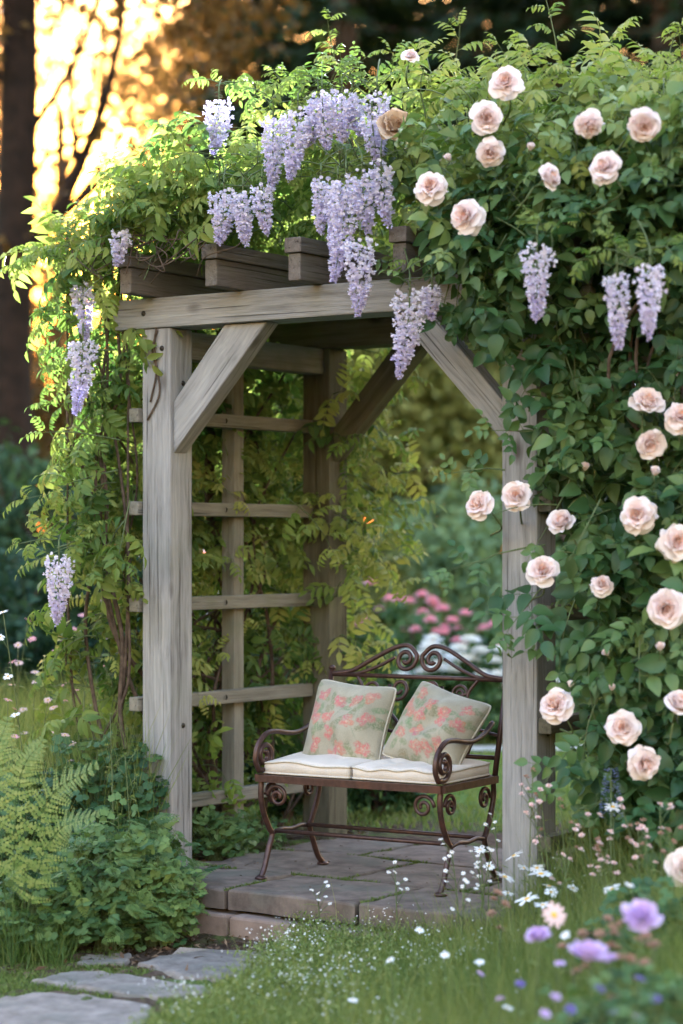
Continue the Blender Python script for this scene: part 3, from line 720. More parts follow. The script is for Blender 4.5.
def seat_cushion(x0, x1, label, seed):
    g = np.random.default_rng(seed); W, D, T = (x1 - x0), BD - .02, .066; n = 36
    M0 = Matrix.Translation(Vector(bo)) @ Matrix.Rotation(-BT, 4, 'Z') @ Matrix.Translation(((x0 + x1) / 2, BD / 2 - .005, H + .016))
    t = np.linspace(-1, 1, n); A, B = np.meshgrid(t, t)
    rc = lambda a, b: (a * (1 - .035 * b ** 6 * 0), b)
    ed = np.clip(np.maximum(abs(A), abs(B)), 0, 1); edge = (1 - ed ** 16) ** .5
    nzs = sum(.0035 * np.sin((3 + k) * A * g.normal() + (2 + k) * B * g.normal() + g.random() * 6) for k in range(4))
    crn = 1 - .03 * (A * B) ** 4
    Xc, Yc = A * W / 2 * crn, B * D / 2 * crn
    top = T * .82 + (.012 * (1 - A ** 4) * (1 - B ** 4) + nzs) * 1.0 - .007 * (1 - edge)
    for tx, ty in ((-.4, -.35), (.4, -.35), (-.4, .4), (.4, .4)): top = top - .010 * np.exp(-((A - tx) ** 2 + (B - ty) ** 2) / .012)
    bot = 0 * A + .0 + .004 * (1 - edge)
    mb = MB(); i, j = np.meshgrid(np.arange(n - 1), np.arange(n - 1), indexing='ij')
    Q = np.stack([i * n + j, i * n + j + 1, (i + 1) * n + j + 1, (i + 1) * n + j], -1).reshape(-1, 4)
    mb.add(np.stack([Xc, Yc, top], -1), [Q]); mb.add(np.stack([Xc, Yc, bot], -1), [Q[:, ::-1]])
    ring = [(0, k) for k in range(n)] + [(k, n - 1) for k in range(1, n)] + [(n - 1, k) for k in range(n - 2, -1, -1)] + [(k, 0) for k in range(n - 2, 0, -1)]
    R = np.array([a * n + b for a, b in ring]); m = len(R)
    mb.f.append((np.stack([R, np.roll(R, -1), np.roll(R, -1) + n * n, R + n * n], -1)[:, ::-1], 0))
    o = mb.build('seat_cushion', M_CREAM); o.matrix_world = M0
    tag(o, label, 'cushion', 'cream seat cushions on the iron bench')
    for zz, ar in ((0, top), (1, bot)):
        P = np.array([(Xc[a, b] * 1.004, Yc[a, b] * 1.004, ar[a, b]) for a, b in ring] ); P = np.concatenate([P, P[:1]])
        V, f = tube(P, .0042, 6, False); MB().add(V, f).build('piping', M_PIPE2, o)
    return o
seat_cushion(-hx + .0, -.004, 'cream canvas seat cushion under the pillow that leans upright, beside the trellis', 1)
seat_cushion(.004, hx - .0, 'cream canvas seat cushion under the tilted pillow, beside the front post', 2)

def pillow(label, S, T, M0, seed):
    g = np.random.default_rng(seed); n = 84
    t = np.linspace(-1, 1, n); A, B = np.meshgrid(t, t)
    prof = np.clip((1 - A ** 2) * (1 - B ** 2), 0, 1) ** .5
    pin = lambda b: 1 - .10 * (1 - b ** 2)
    cut = 1 - .075 * (A * B) ** 6; Xc, Yc = A * S / 2 * pin(B) * cut, B * S / 2 * pin(A) * cut
    wr = sum(.008 * np.sin(4 * (A * math.cos(q) + B * math.sin(q)) * (1 + .4 * k) + g.random() * 6) * prof for k, q in enumerate(g.random(4) * 3.1))
    fold = -.014 * np.exp(-((A + .2 * B - .15) ** 2) / .01) * np.clip(B + .1, 0, 1) * prof
    top = T * .5 * prof + wr + fold; bot = -T * .5 * prof + wr * .3
    mb = MB(); i, j = np.meshgrid(np.arange(n - 1), np.arange(n - 1), indexing='ij')
    Q = np.stack([i * n + j, i * n + j + 1, (i + 1) * n + j + 1, (i + 1) * n + j], -1).reshape(-1, 4)
    mb.add(np.stack([Xc, Yc, top], -1), [Q]); mb.add(np.stack([Xc, Yc, bot - .001], -1), [Q[:, ::-1]])
    ring = [(0, k) for k in range(n)] + [(k, n - 1) for k in range(1, n)] + [(n - 1, k) for k in range(n - 2, -1, -1)] + [(k, 0) for k in range(n - 2, 0, -1)]
    o = mb.build('throw_pillow', M_PRINT); o.matrix_world = M0
    tag(o, label, 'pillow', 'floral throw pillows on the iron bench')
    # printed sprays of coral flowers and grey green leaves
    col = np.zeros((n * n, 4)); a, b = A.ravel(), B.ravel()
    def dab(x, y, rx, ry, rot, c, al, soft=.35):
        dx, dy = a - x, b - y; p_, q_ = dx * math.cos(rot) + dy * math.sin(rot), -dx * math.sin(rot) + dy * math.cos(rot)
        d = np.sqrt((p_ / rx) ** 2 + (q_ / ry) ** 2); k = np.clip((1 - d) / soft, 0, 1) * al
        col[:, :3] = col[:, :3] * (1 - k[:, None]) + np.array(c) * k[:, None]; col[:, 3] = np.maximum(col[:, 3], k)
    col[:, :3] = (.3, .32, .25)
    heads = [(-.58, .62), (.70, .62), (-.05, .42), (.32, .40), (-.62, -.02), (-.15, -.32), (-.55, -.55), (.25, -.62), (.62, -.50), (.36, .02), (-.30, .10), (.72, .12), (-.02, -.75), (-.75, .3)]
    for hx_, hy_ in heads:
        hx_ += .07 * g.normal(); hy_ += .07 * g.normal()
        for _ in range(4):
            q = g.random() * 6.3; r = .17 + .12 * g.random()
            dab(hx_ + r * math.cos(q), hy_ + r * math.sin(q), .19, .085, q + .5 * g.normal(), (.15 + .08 * g.random(), .20 + .05 * g.random(), .12), .85)
        dab(hx_ + .1, hy_ - .22, .02, .2, .4 * g.normal(), (.2, .24, .16), .6)
    for hx_, hy_ in heads:
        hx_ += .04 * g.normal(); hy_ += .04 * g.normal()
        for _ in range(9):
            q = g.random() * 6.3; r = .12 * g.random() ** .5
            dab(hx_ + r * math.cos(q), hy_ + r * math.sin(q), .11, .08, q, (.40 + .12 * g.random(), .12 + .09 * g.random(), .115 + .07 * g.random()), .85)
        dab(hx_, hy_, .035, .03, 0, (.62, .40, .30), .8)
    at_ = o.data.attributes.new('print', 'FLOAT_COLOR', 'POINT'); at_.data.foreach_set('color', np.concatenate([col, col]).astype(np.float32).ravel())
    P = np.array([(Xc[p, q], Yc[p, q], 0) for p, q in ring]); P = np.concatenate([P, P[:1]])
    V, f = tube(P, .0042, 6, False); MB().add(V, f).build('piping', M_PIPE, o)
    return o
def pillow_M(x, lean, roll, S, yb, yaw=0.0):
    """standing on its lower edge on the cushions, leaning back, rolled in its own plane"""
    R = Matrix.Rotation(-BT + yaw, 4, 'Z') @ Matrix.Rotation(math.radians(90 - lean), 4, 'X') @ Matrix.Rotation(roll, 4, 'Z')
    hgt = S / 2 * (abs(math.cos(roll)) + abs(math.sin(roll))) * math.cos(math.radians(lean)) - .045
    p = bo + bx * x + by * yb + UP * (H + .048 + hgt)
    return Matrix.Translation(Vector(p)) @ R
pillow('upright floral pillow, coral flowers on sage linen, on the cushion beside the trellis', .375, .22, pillow_M(-.17, 20, math.radians(-4), .375, .28), 4)
pillow('tilted floral pillow, slumped sideways on the cushion beside the front post', .355, .21, pillow_M(.235, 30, math.radians(-17), .355, .27, .05), 9)
# ------------------------------------------------------------------ wisteria over the roof and down the left side
CLR = []      # (centre, facing, radius): leaves keep clear of these blooms
def clear(gr):
    for k, L in enumerate(gr.L):
        if not L: continue
        P = np.array([np.array(q[0]) + nrm(q[1]) * .09 * q[3] for q in L]); ok = np.ones(len(L), bool)
        for c, f, r in CLR:
            w_ = P - c; t = w_ @ f; lat = np.linalg.norm(w_ - t[:, None] * f, axis=1); ok &= ~((t > -.03) & (t < .45) & (lat < r + .075))
        gr.L[k] = [q for q, o_ in zip(L, ok) if o_]
    return gr
def stem_part(paths, name, mat, parent, origin, ns=6):
    for pts, r0, r1 in paths:
        p = spline(np.array(pts), 7); V, f = tube(p, np.linspace(r0, r1, len(p)), ns); MB().add(V, f).build(name, mat, parent, origin)
def Yv(px, v):      # distance of the plane v = const of the pergola along the sight line of a column
    return (PO[1] * VX[1] - VX[0] * -PO[0] + v) / (VX[1] + VX[0] * (px - CX) / F)
RC = [(219, 98, 56, 31, -.12, -.1), (273, 112, 78, 27, -.30, 0), (298, 106, 74, 31, -.32, -.12), (322, 92, 58, 30, -.28, .1), (342, 90, 52, 32, -.26, 0), (318, 96, 50, 26, -.24, -.2), (352, 96, 40, 26, -.22, .25), (372, 112, 54, 26, -.30, .15), (377, 90, 66, 24, -.27, .1),
      (224, 188, 56, 34, -.33, -.08), (243, 190, 56, 24, -.34, .05), (262, 183, 52, 23, -.33, .1),
      (321, 176, 58, 20, -.36, 0), (346, 174, 108, 36, -.40, -.12), (362, 168, 66, 30, -.38, .1), (381, 160, 66, 24, -.36, .12), (338, 180, 70, 26, -.37, -.1),
      (360, 236, 80, 34, -.42, -.02), (410, 287, 90, 37, -.38, -.13), (432, 284, 36, 19, -.34, 0), (537, 241, 80, 33, -.58, 0), (617, 270, 80, 26, -.60, .03), (650, 262, 76, 28, -.66, -.02),
      (121, 230, 36, 22, -.34, -.1), (83, 280, 60, 24, -.25, .05), (83, 336, 78, 31, -.28, -.1), (59, 552, 72, 31, -.42, -.03)]
RC = [(a, b, c, d, Yv(a, v), e) for a, b, c, d, v, e in RC]
RB = [(506, 85, 35, Yv(506, -0.42), 0, .25), (485, 119, 35, Yv(485, -0.5), .1, -.05), (588, 123, 31, Yv(588, -0.5), .1, -.7), (642, 124, 37, Yv(642, -0.55), .3, -.3), (490, 152, 30, Yv(490, -0.48), -.3, -.4), (608, 170, 35, Yv(608, -0.6), -.1, 0), (545, 180, 33, Yv(545, -0.58), .5, .1), (432, 190, 35, Yv(432, -0.52), -.35, .0), (469, 217, 37, Yv(469, -0.56), .1, -.1),
      (646, 407, 38, 7.55, -.1, .2), (681, 420, 36, 7.5, .2, .1), (648, 442, 35, 7.55, .1, -.15), (482, 507, 33, 7.85, -.6, -.1), (517, 498, 33, 7.85, .15, .45), (564, 525, 34, 7.75, -.5, .1), (640, 516, 39, 7.5, -.15, -.05), (675, 543, 37, 7.45, .25, 0), (543, 573, 34, 7.75, -.35, .1), (601, 587, 24, 7.65, .1, .3), (665, 608, 44, 7.4, -.1, -.25),
      (558, 708, 38, 7.7, -.55, .05), (624, 729, 37, 7.5, -.3, .0), (678, 709, 40, 7.4, .3, .2), (642, 762, 37, 7.45, .1, -.35), (410, 58, 18, Yv(410, -.2), .2, .6), (683, 866, 42, 7.0, .2, -.1)]
for px, py, dpx, Y, yaw, pit in RB: CLR.append((at(px, py, Y), nrm(np.array((yaw * .5, -1, pit * .5 + .06))), dpx / F * Y / 2))
for px in range(122, 335, 13):
    for py in (256, 272, 290): CLR.append((at(px, py, Yv(px, -.15)), np.array((0, -1, 0)), .0))
for px, py in ((395, 295), (410, 297), (425, 297), (440, 296), (452, 296), (430, 335), (442, 350), (455, 366), (468, 382), (480, 398), (492, 414), (500, 426), (512, 440), (518, 400), (514, 370), (516, 465), (516, 490), (516, 640), (516, 670), (518, 700), (518, 740), (518, 775), (520, 610)): CLR.append((at(px, py, Yv(px, -.05)), np.array((0, -1, 0)), -.035))
for px in range(395, 440, 13): CLR.append((at(px, 255, Yv(px, -.2)), np.array((0, -1, 0)), -.03))
for px, py, L, Wd, Y, le in RC:
    for t in np.arange(.1, 1, .22): CLR.append((at(px, py + L * t, Y), np.array((0, -1, 0)), Wd / F * Y / 2 - .035))
wb = ug(-.30, .75, -.05)
wist = thing('wisteria_vine', 'old wisteria with hanging lilac flower clusters over the roof and left side of the pergola', 'vine', wb)
rw = np.random.default_rng(11)
def top_z(u, v):      # upper skin of the mound on the roof
    zu = np.interp(u, [-.55, -.3, -.05, .3, .8, 1.3, 2.0, 2.7], [2.44, 2.56, 2.72, 2.90, 3.06, 3.13, 3.12, 3.06])
    fall = np.clip(1 - abs((v - .45) / 1.25) ** 2.6, 0, 1)
    return 2.42 + (zu - 2.42) * fall
# roof foliage
gr = Grow(rw, WIST_LEAF)
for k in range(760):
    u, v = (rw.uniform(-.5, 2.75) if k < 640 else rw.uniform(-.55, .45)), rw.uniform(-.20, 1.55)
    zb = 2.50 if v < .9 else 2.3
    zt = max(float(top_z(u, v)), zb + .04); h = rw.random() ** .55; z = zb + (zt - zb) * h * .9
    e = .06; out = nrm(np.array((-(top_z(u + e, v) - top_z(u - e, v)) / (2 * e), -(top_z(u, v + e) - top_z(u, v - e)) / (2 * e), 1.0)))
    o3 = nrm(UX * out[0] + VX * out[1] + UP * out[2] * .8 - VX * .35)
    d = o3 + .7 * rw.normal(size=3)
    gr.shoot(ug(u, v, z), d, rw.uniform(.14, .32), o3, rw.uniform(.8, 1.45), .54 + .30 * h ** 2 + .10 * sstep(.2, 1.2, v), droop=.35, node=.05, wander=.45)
# broad drooping sprays at the left shoulder of the roof
for k in range(34):
    px = rw.uniform(122, 265); py = np.interp(px, [95, 150, 200, 265], [235, 180, 150, 120]) + rw.uniform(5, 75)
    gr.shoot(at(px, py, Yv(px, -.22 + .25 * rw.random())), np.array((-.45 + .5 * rw.normal(), -.5, .1 + .3 * rw.normal())), rw.uniform(.16, .3), nrm(np.array((-.3, -.75, .5))), rw.uniform(1.2, 1.7), .58 + .14 * rw.normal(), droop=.9, node=.06, wander=.25, face=.6)
# loose shoots standing out of the mound
for (px, py, Y, dx, dz, L) in ((335, 40, 9.3, -.1, 1, .22), (452, 62, 9.2, .25, 1, .30), (560, 55, 9.0, -.05, 1, .42), (548, 70, 9.0, -.6, .8, .3), (580, 62, 9.0, .5, .8, .32), (650, 100, 8.8, .15, 1, .30), (410, 72, 9.3, -.3, .9, .2),
                               (520, 75, 9.0, -.3, 1, .25), (610, 95, 9.0, .4, .8, .22), (280, 112, 9.5, -.5, .7, .26), (200, 165, 9.5, -.8, .55, .3), (150, 215, 9.4, -.9, .2, .34), (240, 130, 9.5, -.7, .6, .25), (128, 238, 9.3, -.7, .1, .2)):
    gr.shoot(at(px, py + 25, Y), np.array((dx, -.25, dz)), L, np.array((0, -.6, .8)), .8, .62, droop=.12, node=.05, wander=.2)
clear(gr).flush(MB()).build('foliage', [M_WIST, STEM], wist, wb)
# left side: a hanging curtain outside the trellis, and the lit leaves behind the trellis
gr = Grow(rw, WIST_LEAF)
for k in range(250):
    v = rw.uniform(-.15, 1.55); z = 2.6 - 2.3 * rw.random() ** 1.15
    wid = np.interp(z, [.2, .6, 1.0, 1.5, 2.0, 2.5], [.12, .18, .25, .22, .26, .36]) * (1 if v < 1.0 else .9)
    u = -.19 - wid * rw.random() ** .8
    o3 = nrm(-UX * .55 - VX * .75 + UP * .25)
    gr.shoot(ug(u, v, z), o3 * .6 + .6 * rw.normal(size=3) - UP * .25, rw.uniform(.18, .40), o3, rw.uniform(.85, 1.5), .48 + .12 * rw.normal(), droop=.8, node=.055, wander=.35)
for (px, py, Y, dx, dz, L) in ((120, 440, 9.0, -.8, .25, .34), (118, 470, 9.0, -.95, -.1, .3), (95, 545, 9.0, -1, .1, .30), (115, 350, 9.1, -.8, .1, .2), (112, 380, 9.1, -.9, -.2, .2), (110, 290, 9.2, -.9, .0, .25), (125, 520, 9.0, -.5, -.6, .3), (130, 500, 8.95, -.2, -.9, .3)):
    gr.shoot(at(px, py, Y), np.array((dx, -.35, dz)), L, np.array((-.2, -.8, .5)), 1.1, .48, droop=.45, node=.065, wander=.15)
clear(gr).flush(MB()).build('foliage', [M_WIST, STEM], wist, wb)
gr = Grow(rw, WIST_LEAF)
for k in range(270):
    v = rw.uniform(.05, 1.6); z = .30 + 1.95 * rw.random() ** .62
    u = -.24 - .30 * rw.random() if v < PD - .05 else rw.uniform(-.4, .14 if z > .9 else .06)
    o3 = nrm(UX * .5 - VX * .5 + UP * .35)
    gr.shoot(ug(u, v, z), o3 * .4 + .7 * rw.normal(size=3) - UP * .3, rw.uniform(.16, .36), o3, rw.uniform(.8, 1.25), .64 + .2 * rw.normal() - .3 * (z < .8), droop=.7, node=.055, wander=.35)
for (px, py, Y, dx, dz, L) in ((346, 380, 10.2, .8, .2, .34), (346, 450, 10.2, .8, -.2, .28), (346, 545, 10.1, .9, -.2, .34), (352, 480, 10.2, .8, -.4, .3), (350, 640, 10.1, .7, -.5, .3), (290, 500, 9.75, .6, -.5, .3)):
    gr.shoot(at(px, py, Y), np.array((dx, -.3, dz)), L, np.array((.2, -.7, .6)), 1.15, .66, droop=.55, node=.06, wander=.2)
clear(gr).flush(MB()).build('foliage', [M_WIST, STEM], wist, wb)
# woody stems: trunk beside the trellis, twisting canes inside, one thin cane up the front post
tp = []
for k in range(24):
    v = rw.uniform(.1, 1.35); u = rw.uniform(-.42, -.20); P = [ug(u, v, -.05)]; z = 0
    du, dv = rw.normal(0, .05), rw.normal(0, .22)
    while z < 2.5:
        z += rw.uniform(.22, .4); u = np.clip(u + du + .07 * rw.normal(), -.5, -.17); v = np.clip(v + dv + .13 * rw.normal(), -.05, 1.5); P.append(ug(u, v, z))
    r = rw.uniform(.005, .013); tp.append((P, r, r * .5))
for k in range(26):       # tangle low behind the bench
    v = rw.uniform(.5, 1.4); P = [ug(-.3 - .12 * rw.random(), v, .05 + .5 * rw.random())]
    for q in range(4): P.append(P[-1] + UX * rw.uniform(-.02, .05) + VX * rw.normal(0, .22) + UP * rw.uniform(.05, .28))
    tp.append((P, .011, .005))
tp.append(([ug(-.28, .75, -.08), ug(-.31, .70, .4), ug(-.26, .80, .9), ug(-.33, .72, 1.5), ug(-.26, .68, 2.1), ug(-.1, .6, 2.55)], .034, .018))
stem_part(tp[-1:], 'trunk', BARK, wist, wb, 10); stem_part(tp[:-1], 'branch', BARK, wist, wb)
cane = [((151, 402), (157, 372), (153, 350), (158, 330)), ((148, 420), (160, 395), (158, 370), (155, 345), (157, 328))]
fr = []
for P in cane:
    Q = []
    for px, py in P:
        u = (px - 142.7) / 29.5 * .145 - .0725; q = ug(u, -.081, 0); q = at(px, py, q[1]); Q.append(ug(uv_of(q[0], q[1])[0], -.0805, q[2]))
    fr.append((Q, .0045, .004))
for k in range(16):      # bare twigs trailing over the rafter ends
    u0 = rw.uniform(-.2, .55); fr.append(([ug(u0, -.20, 2.52 + .05 * rw.random()), ug(u0 + rw.uniform(-.15, .1), -.29, 2.46 + .10 * rw.random()), ug(u0 + rw.uniform(-.25, .1), -.31, rw.uniform(2.38, 2.5)), ug(u0 + rw.uniform(-.35, .0), -.24, rw.uniform(2.36, 2.62))], .0035, .002))
stem_part(fr, 'twig', BARK, wist, wb, 5)
# flower clusters: pixel of the top, pixel length, pixel width, distance, lean
wl_ = []
for k, (px, py, L, Wd, Y, le) in enumerate(RC):
    p = at(px, py, Y); fl, st = raceme_mesh('flower_cluster', L / F * Y, Wd / 2 / F * Y * .92, 100 + k, (le, .0))
    o = fl.build('flower_cluster', M_RACEME, wist); o.location = tuple(p - wb)
    st.build('cluster_stalk', STEM, o)
    b = p + np.array((rw.normal(0, .03), rw.uniform(.10, .2), .10 + .06 * rw.random())); wl_.append(([b, (b + p) / 2 + UP * .03, p + UP * .045], .0028, .0022))
    gq = rw
stem_part(wl_, 'twig', STEM, wist, wb, 5)
gr = Grow(rw, WIST_LEAF)
for (px, py, L, Wd, Y, le) in RC:
    for q in range(3): gr.shoot(at(px + rw.normal(0, 8), py - rw.uniform(0, 14), Y + .10), np.array((rw.normal(), -.2, .3)), .14, np.array((0, -.7, .7)), .72, .55, droop=.6, node=.045, wander=.5)
clear(gr).flush(MB()).build('foliage', [M_WIST, STEM], wist, wb)

# ------------------------------------------------------------------ climbing rose on the right
rb = ug(PW + .55, .25, -.05)
rose = thing('climbing_rose', 'climbing rose with large blush pink double blooms covering the right side of the pergola', 'climbing rose', rb)
rr = np.random.default_rng(21)
def left_edge(py): return np.interp(py, [120, 200, 240, 300, 345, 400, 450, 520, 570, 620, 660, 720, 770, 830], [470, 450, 448, 490, 528, 556, 556, 566, 578, 592, 602, 606, 622, 650])
gr = Grow(rr, ROSE_LEAF)
def rose_depth(px, py): return 8.28 - .55 * (px - 500) / 180 * 1.0
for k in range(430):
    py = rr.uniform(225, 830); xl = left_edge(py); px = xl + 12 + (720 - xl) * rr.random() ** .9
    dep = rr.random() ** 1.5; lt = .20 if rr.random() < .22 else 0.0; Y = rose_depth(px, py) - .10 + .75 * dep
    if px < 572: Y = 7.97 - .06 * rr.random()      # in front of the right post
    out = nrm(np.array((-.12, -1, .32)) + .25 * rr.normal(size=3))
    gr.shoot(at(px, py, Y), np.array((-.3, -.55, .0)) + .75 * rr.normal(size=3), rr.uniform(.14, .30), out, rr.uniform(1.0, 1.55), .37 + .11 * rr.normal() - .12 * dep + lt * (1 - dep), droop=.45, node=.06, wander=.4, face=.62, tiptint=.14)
# the roof part and the spray that comes down in front of the beam
for k in range(260):
    u = rr.uniform(1.02, 2.7); v = rr.uniform(-.36, .10); z = rr.uniform(2.36 if u > 1.5 else 2.52, 2.74); z = min(z, float(top_z(u, v + .2)) + .04)
    out = nrm(-VX * .8 + UP * .55 + .25 * rr.normal(size=3))
    if u < 1.48 and z < 2.66: continue
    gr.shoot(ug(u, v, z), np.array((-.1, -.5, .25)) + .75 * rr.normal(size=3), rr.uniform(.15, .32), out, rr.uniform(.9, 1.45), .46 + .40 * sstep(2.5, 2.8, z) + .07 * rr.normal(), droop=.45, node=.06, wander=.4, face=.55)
for (px, py, Y, dx, dz, L, sc_) in ((462, 262, 8.2, -.15, -1, .24, 1.15), (485, 265, 8.1, -.1, -1, .28, 1.2), (500, 270, 8.0, -.1, -1, .36, 1.25), (520, 270, 8.0, 0, -1, .30, 1.25), (555, 320, 7.9, .1, -1, .40, 1.2), (575, 330, 7.9, -.1, -1, .44, 1.25), (475, 300, 8.1, -.4, -.8, .22, 1.2),
                                   (440, 262, 8.35, -.9, .1, .22, .95), (470, 255, 8.25, -.6, -.5, .25, 1.1), (575, 420, 7.85, -.5, -.8, .30, 1.2), (570, 480, 7.85, -.5, -.7, .26, 1.2), (545, 545, 7.85, -1, .05, .42, 1.0), (550, 580, 7.85, -.6, -.5, .3, 1.3),
                                   (575, 600, 7.8, -.4, -.8, .30, 1.35), (590, 640, 7.75, -.1, -1, .35, 1.3), (600, 690, 7.7, -.5, -.8, .3, 1.2), (590, 730, 7.7, -.8, -.5, .3, 1.1), (540, 430, 7.9, -.9, .0, .22, .9), (505, 470, 7.95, -1, .1, .2, .8), (560, 505, 7.85, -.8, .2, .25, .9), (640, 640, 7.5, -.2, -.6, .2, 1.4), (600, 500, 7.6, -.3, -.5, .3, 1.3)):
    gr.shoot(at(px, py, Y), np.array((dx, -.2, dz)), L, np.array((-.1, -.95, .3)), sc_, .38, droop=.35, node=.062, wander=.2, face=.7, tiptint=.2)
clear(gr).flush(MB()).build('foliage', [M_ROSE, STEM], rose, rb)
rp = []
for k in range(9):
    a, b_ = rr.uniform(-.25, .6), rr.uniform(-.1, .5); P = [ug(PW + .60 + .2 * rr.random(), .2 + .2 * rr.random(), -.08)]
    for z in (.4, .9, 1.4, 1.9, 2.35, 2.6): P.append(ug(PW + .50 + .25 * rr.normal() * .6 + a * z * .1, .15 + .15 * rr.normal() - .1 * z * b_, z))
    rp.append((P, .011, .005))
stem_part(rp, 'cane', BARK, rose, rb)
rose_tpls = [(rose_mesh(s, .075, op), calyx_mesh(.075, .09, s)) for s, op in ((1, 1.0), (2, .82), (3, 1.1), (4, .68), (5, 1.0), (6, .9), (11, .6), (12, 1.05))]
fl0 = []
st = []
for k, (px, py, dpx, Y, yaw, pit) in enumerate(RB):
    p = at(px, py, Y); s = dpx / F * Y / .169
    d = nrm(np.array((yaw * 1.25 + .36 * rr.normal(), -1, pit * 1.1 + .14 + .3 * rr.normal()))); x = nrm(np.cross(UP, d)); y = np.cross(d, x)
    q = rr.random() * 6.28; x, y = x * math.cos(q) + y * math.sin(q), y * math.cos(q) - x * math.sin(q)
    M = axes(x * s, y * s, d * s, p - rb)
    v = k % len(rose_tpls)
    if k < len(rose_tpls):
        o = rose_tpls[v][0].build('bloom', M_PETAL, rose, None, True, M); c = rose_tpls[v][1].build('calyx', STEM, o); fl0.append((o, c))
    else: o = dup(fl0[v][0], rose, None, M); c = dup(fl0[v][1], o)
    if k != 25: st.append(([p - d * .085 * s, p - d * .16 * s - UP * .03, p + np.array((rr.normal(0, .05), .30, -.10))], .003, .0045))
ob = rose_mesh(9, .075, .35).build('bud', M_PETAL, rose, None, True, axes((.48, 0, 0), (0, .3, .38), (0, -.38, .3), at(658, 233, 7.75) - rb)); calyx_mesh(.09, .09, 3).build('calyx', STEM, ob)
ob = rose_mesh(8, .075, .2).build('bud', M_PETAL, rose, None, True, axes((.25, 0, 0), (0, .2, 0), (.1, 0, .28), at(570, 687 + 450 - 450, 7.7) - rb)); calyx_mesh(.11, .09, 4).build('calyx', STEM, ob)
for px, py, Y, s in ((585, 470, 7.75, .30), (608, 655, 7.6, .26), (655, 475, 7.5, .32), (530, 150, Yv(530, -.52), .28), (660, 650, 7.4, .3), (612, 690, 7.55, .24), (450, 160, Yv(450, -.5), .26)):
    a = rr.random() * 6.28; ax_ = nrm(np.array((.35 * rr.normal(), -.6, .8))); xx = nrm(np.cross(ax_, np.array((0, 1, 0)))); ob = rose_mesh(int(px), .075, .25).build('bud', M_PETAL, rose, None, True, axes(xx * s, np.cross(ax_, xx) * s, ax_ * s * 1.2, at(px, py, Y) - rb)); calyx_mesh(.10, .22, int(py)).build('calyx', STEM, ob)
fd = rose_mesh(7, .075, .62).build('bloom', M_FADED, rose, None, True, axes((1.0, 0, 0), (0, .5, .87), (0, -.87, .5), at(395, 133, Yv(395, -.36)) - rb)); fd['label'] = 'faded creamy bloom with drooping petals'; calyx_mesh(.08, .09, 5).build('calyx', STEM, fd)
stem_part(st, 'flower_stem', STEM, rose, rb, 5)
# ------------------------------------------------------------------ background: trees, shrubs, flower bushes
TRUNKD = plain_mat('dark_tree_bark', (.008, .005, .003), (.024, .014, .009), .95, 7, 0, 1.0, .03)
def tree_mat(name, stops, tr=.35, tcol=(1.3, 1.1, .4)): return leaf_mat(name, stops, tr, .6, tcol, .2, 3)
T_DARK = tree_mat('conifer_needles', [(0, (.012, .026, .012)), (.5, (.026, .052, .022)), (1, (.06, .085, .03))], .12)
T_MID = tree_mat('broad_leaf', [(0, (.022, .042, .014)), (.5, (.06, .095, .026)), (1, (.17, .19, .05))], .3)
T_OLIVE = tree_mat('olive_leaf', [(0, (.10, .13, .03)), (.5, (.21, .24, .06)), (1, (.34, .36, .10))], .45)
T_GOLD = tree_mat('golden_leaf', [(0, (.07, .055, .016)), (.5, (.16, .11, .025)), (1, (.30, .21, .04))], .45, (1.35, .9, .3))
T_BLUE = tree_mat('blue_green_leaf', [(0, (.018, .045, .026)), (.5, (.06, .115, .052)), (1, (.15, .23, .105))], .25)
def leaves_at(g, P, size, jit, mat_tint, out=None, tpl=TREE_LEAF):
    m = len(P); D = g.normal(size=(m, 3)); D[:, 2] -= .5; N = g.normal(size=(m, 3)) + UP * 1.0
    mb = MB(); mb.inst(tpl, P, D, N, size * g.uniform(.65, 1.35, m), mat_tint + jit * g.normal(size=m)); return mb
def clumps(g, cs, n, sig):
    """points in clumps on and in a set of ellipsoids (x,y,z,rx,ry,rz,share)"""
    out = []; tot = sum(c[6] for c in cs)
    for x, y, z, rx, ry, rz, sh in cs:
        m = int(n * sh / tot); nc = max(6, m // 45)
        d = nrm(g.normal(size=(nc, 3))) * (g.uniform(.35, 1.0, nc) ** .6)[:, None]
        c = np.array((x, y, z)) + d * np.array((rx, ry, rz)); k = g.integers(nc, size=m)
        out.append(c[k] + g.normal(size=(m, 3)) * sig * np.array((1, 1, .7)))
    return np.concatenate(out)
def tree(label, loc, h, r, crowns, n, size, mat, tint, seed, lean=0.0, sig=.35, group='trees closing the back of the garden', trunk_top=.8):
    g = np.random.default_rng(seed); loc = np.array(loc, float); t = thing('broadleaf_tree', label, 'tree', loc, 0, group)
    mb = MB(); P = spline(np.array([(0, 0, -.2), (.05 * g.normal(), 0, h * .2), (lean * .4, 0, h * .45), (lean, .1, h * trunk_top)]), 7)
    V, f = tube(P, np.linspace(r, r * .45, len(P)) * np.where(np.arange(len(P)) == 0, 1.35, 1), 10); mb.add(V, f)
    for x, y, z, rx, ry, rz, sh in crowns:
        zi = min(z * .75, h * trunk_top * .95); b = np.array((np.interp(zi, P[:, 2], P[:, 0]), 0, zi))
        for q in range(2):
            e = np.array((x, y, z)) + g.normal(size=3) * np.array((rx, ry, rz)) * .45
            Q = spline(np.array([b, b * .5 + e * .5 + np.array((0, 0, -.12 * rx)), e]), 6); V, f = tube(Q, np.linspace(r * .42, r * .1, len(Q)), 7); mb.add(V, f)
    mb.build('trunk', TRUNK, t)
    leaves_at(g, clumps(g, crowns, n, sig), size, .14, tint).build('crown', mat, t)
    return t
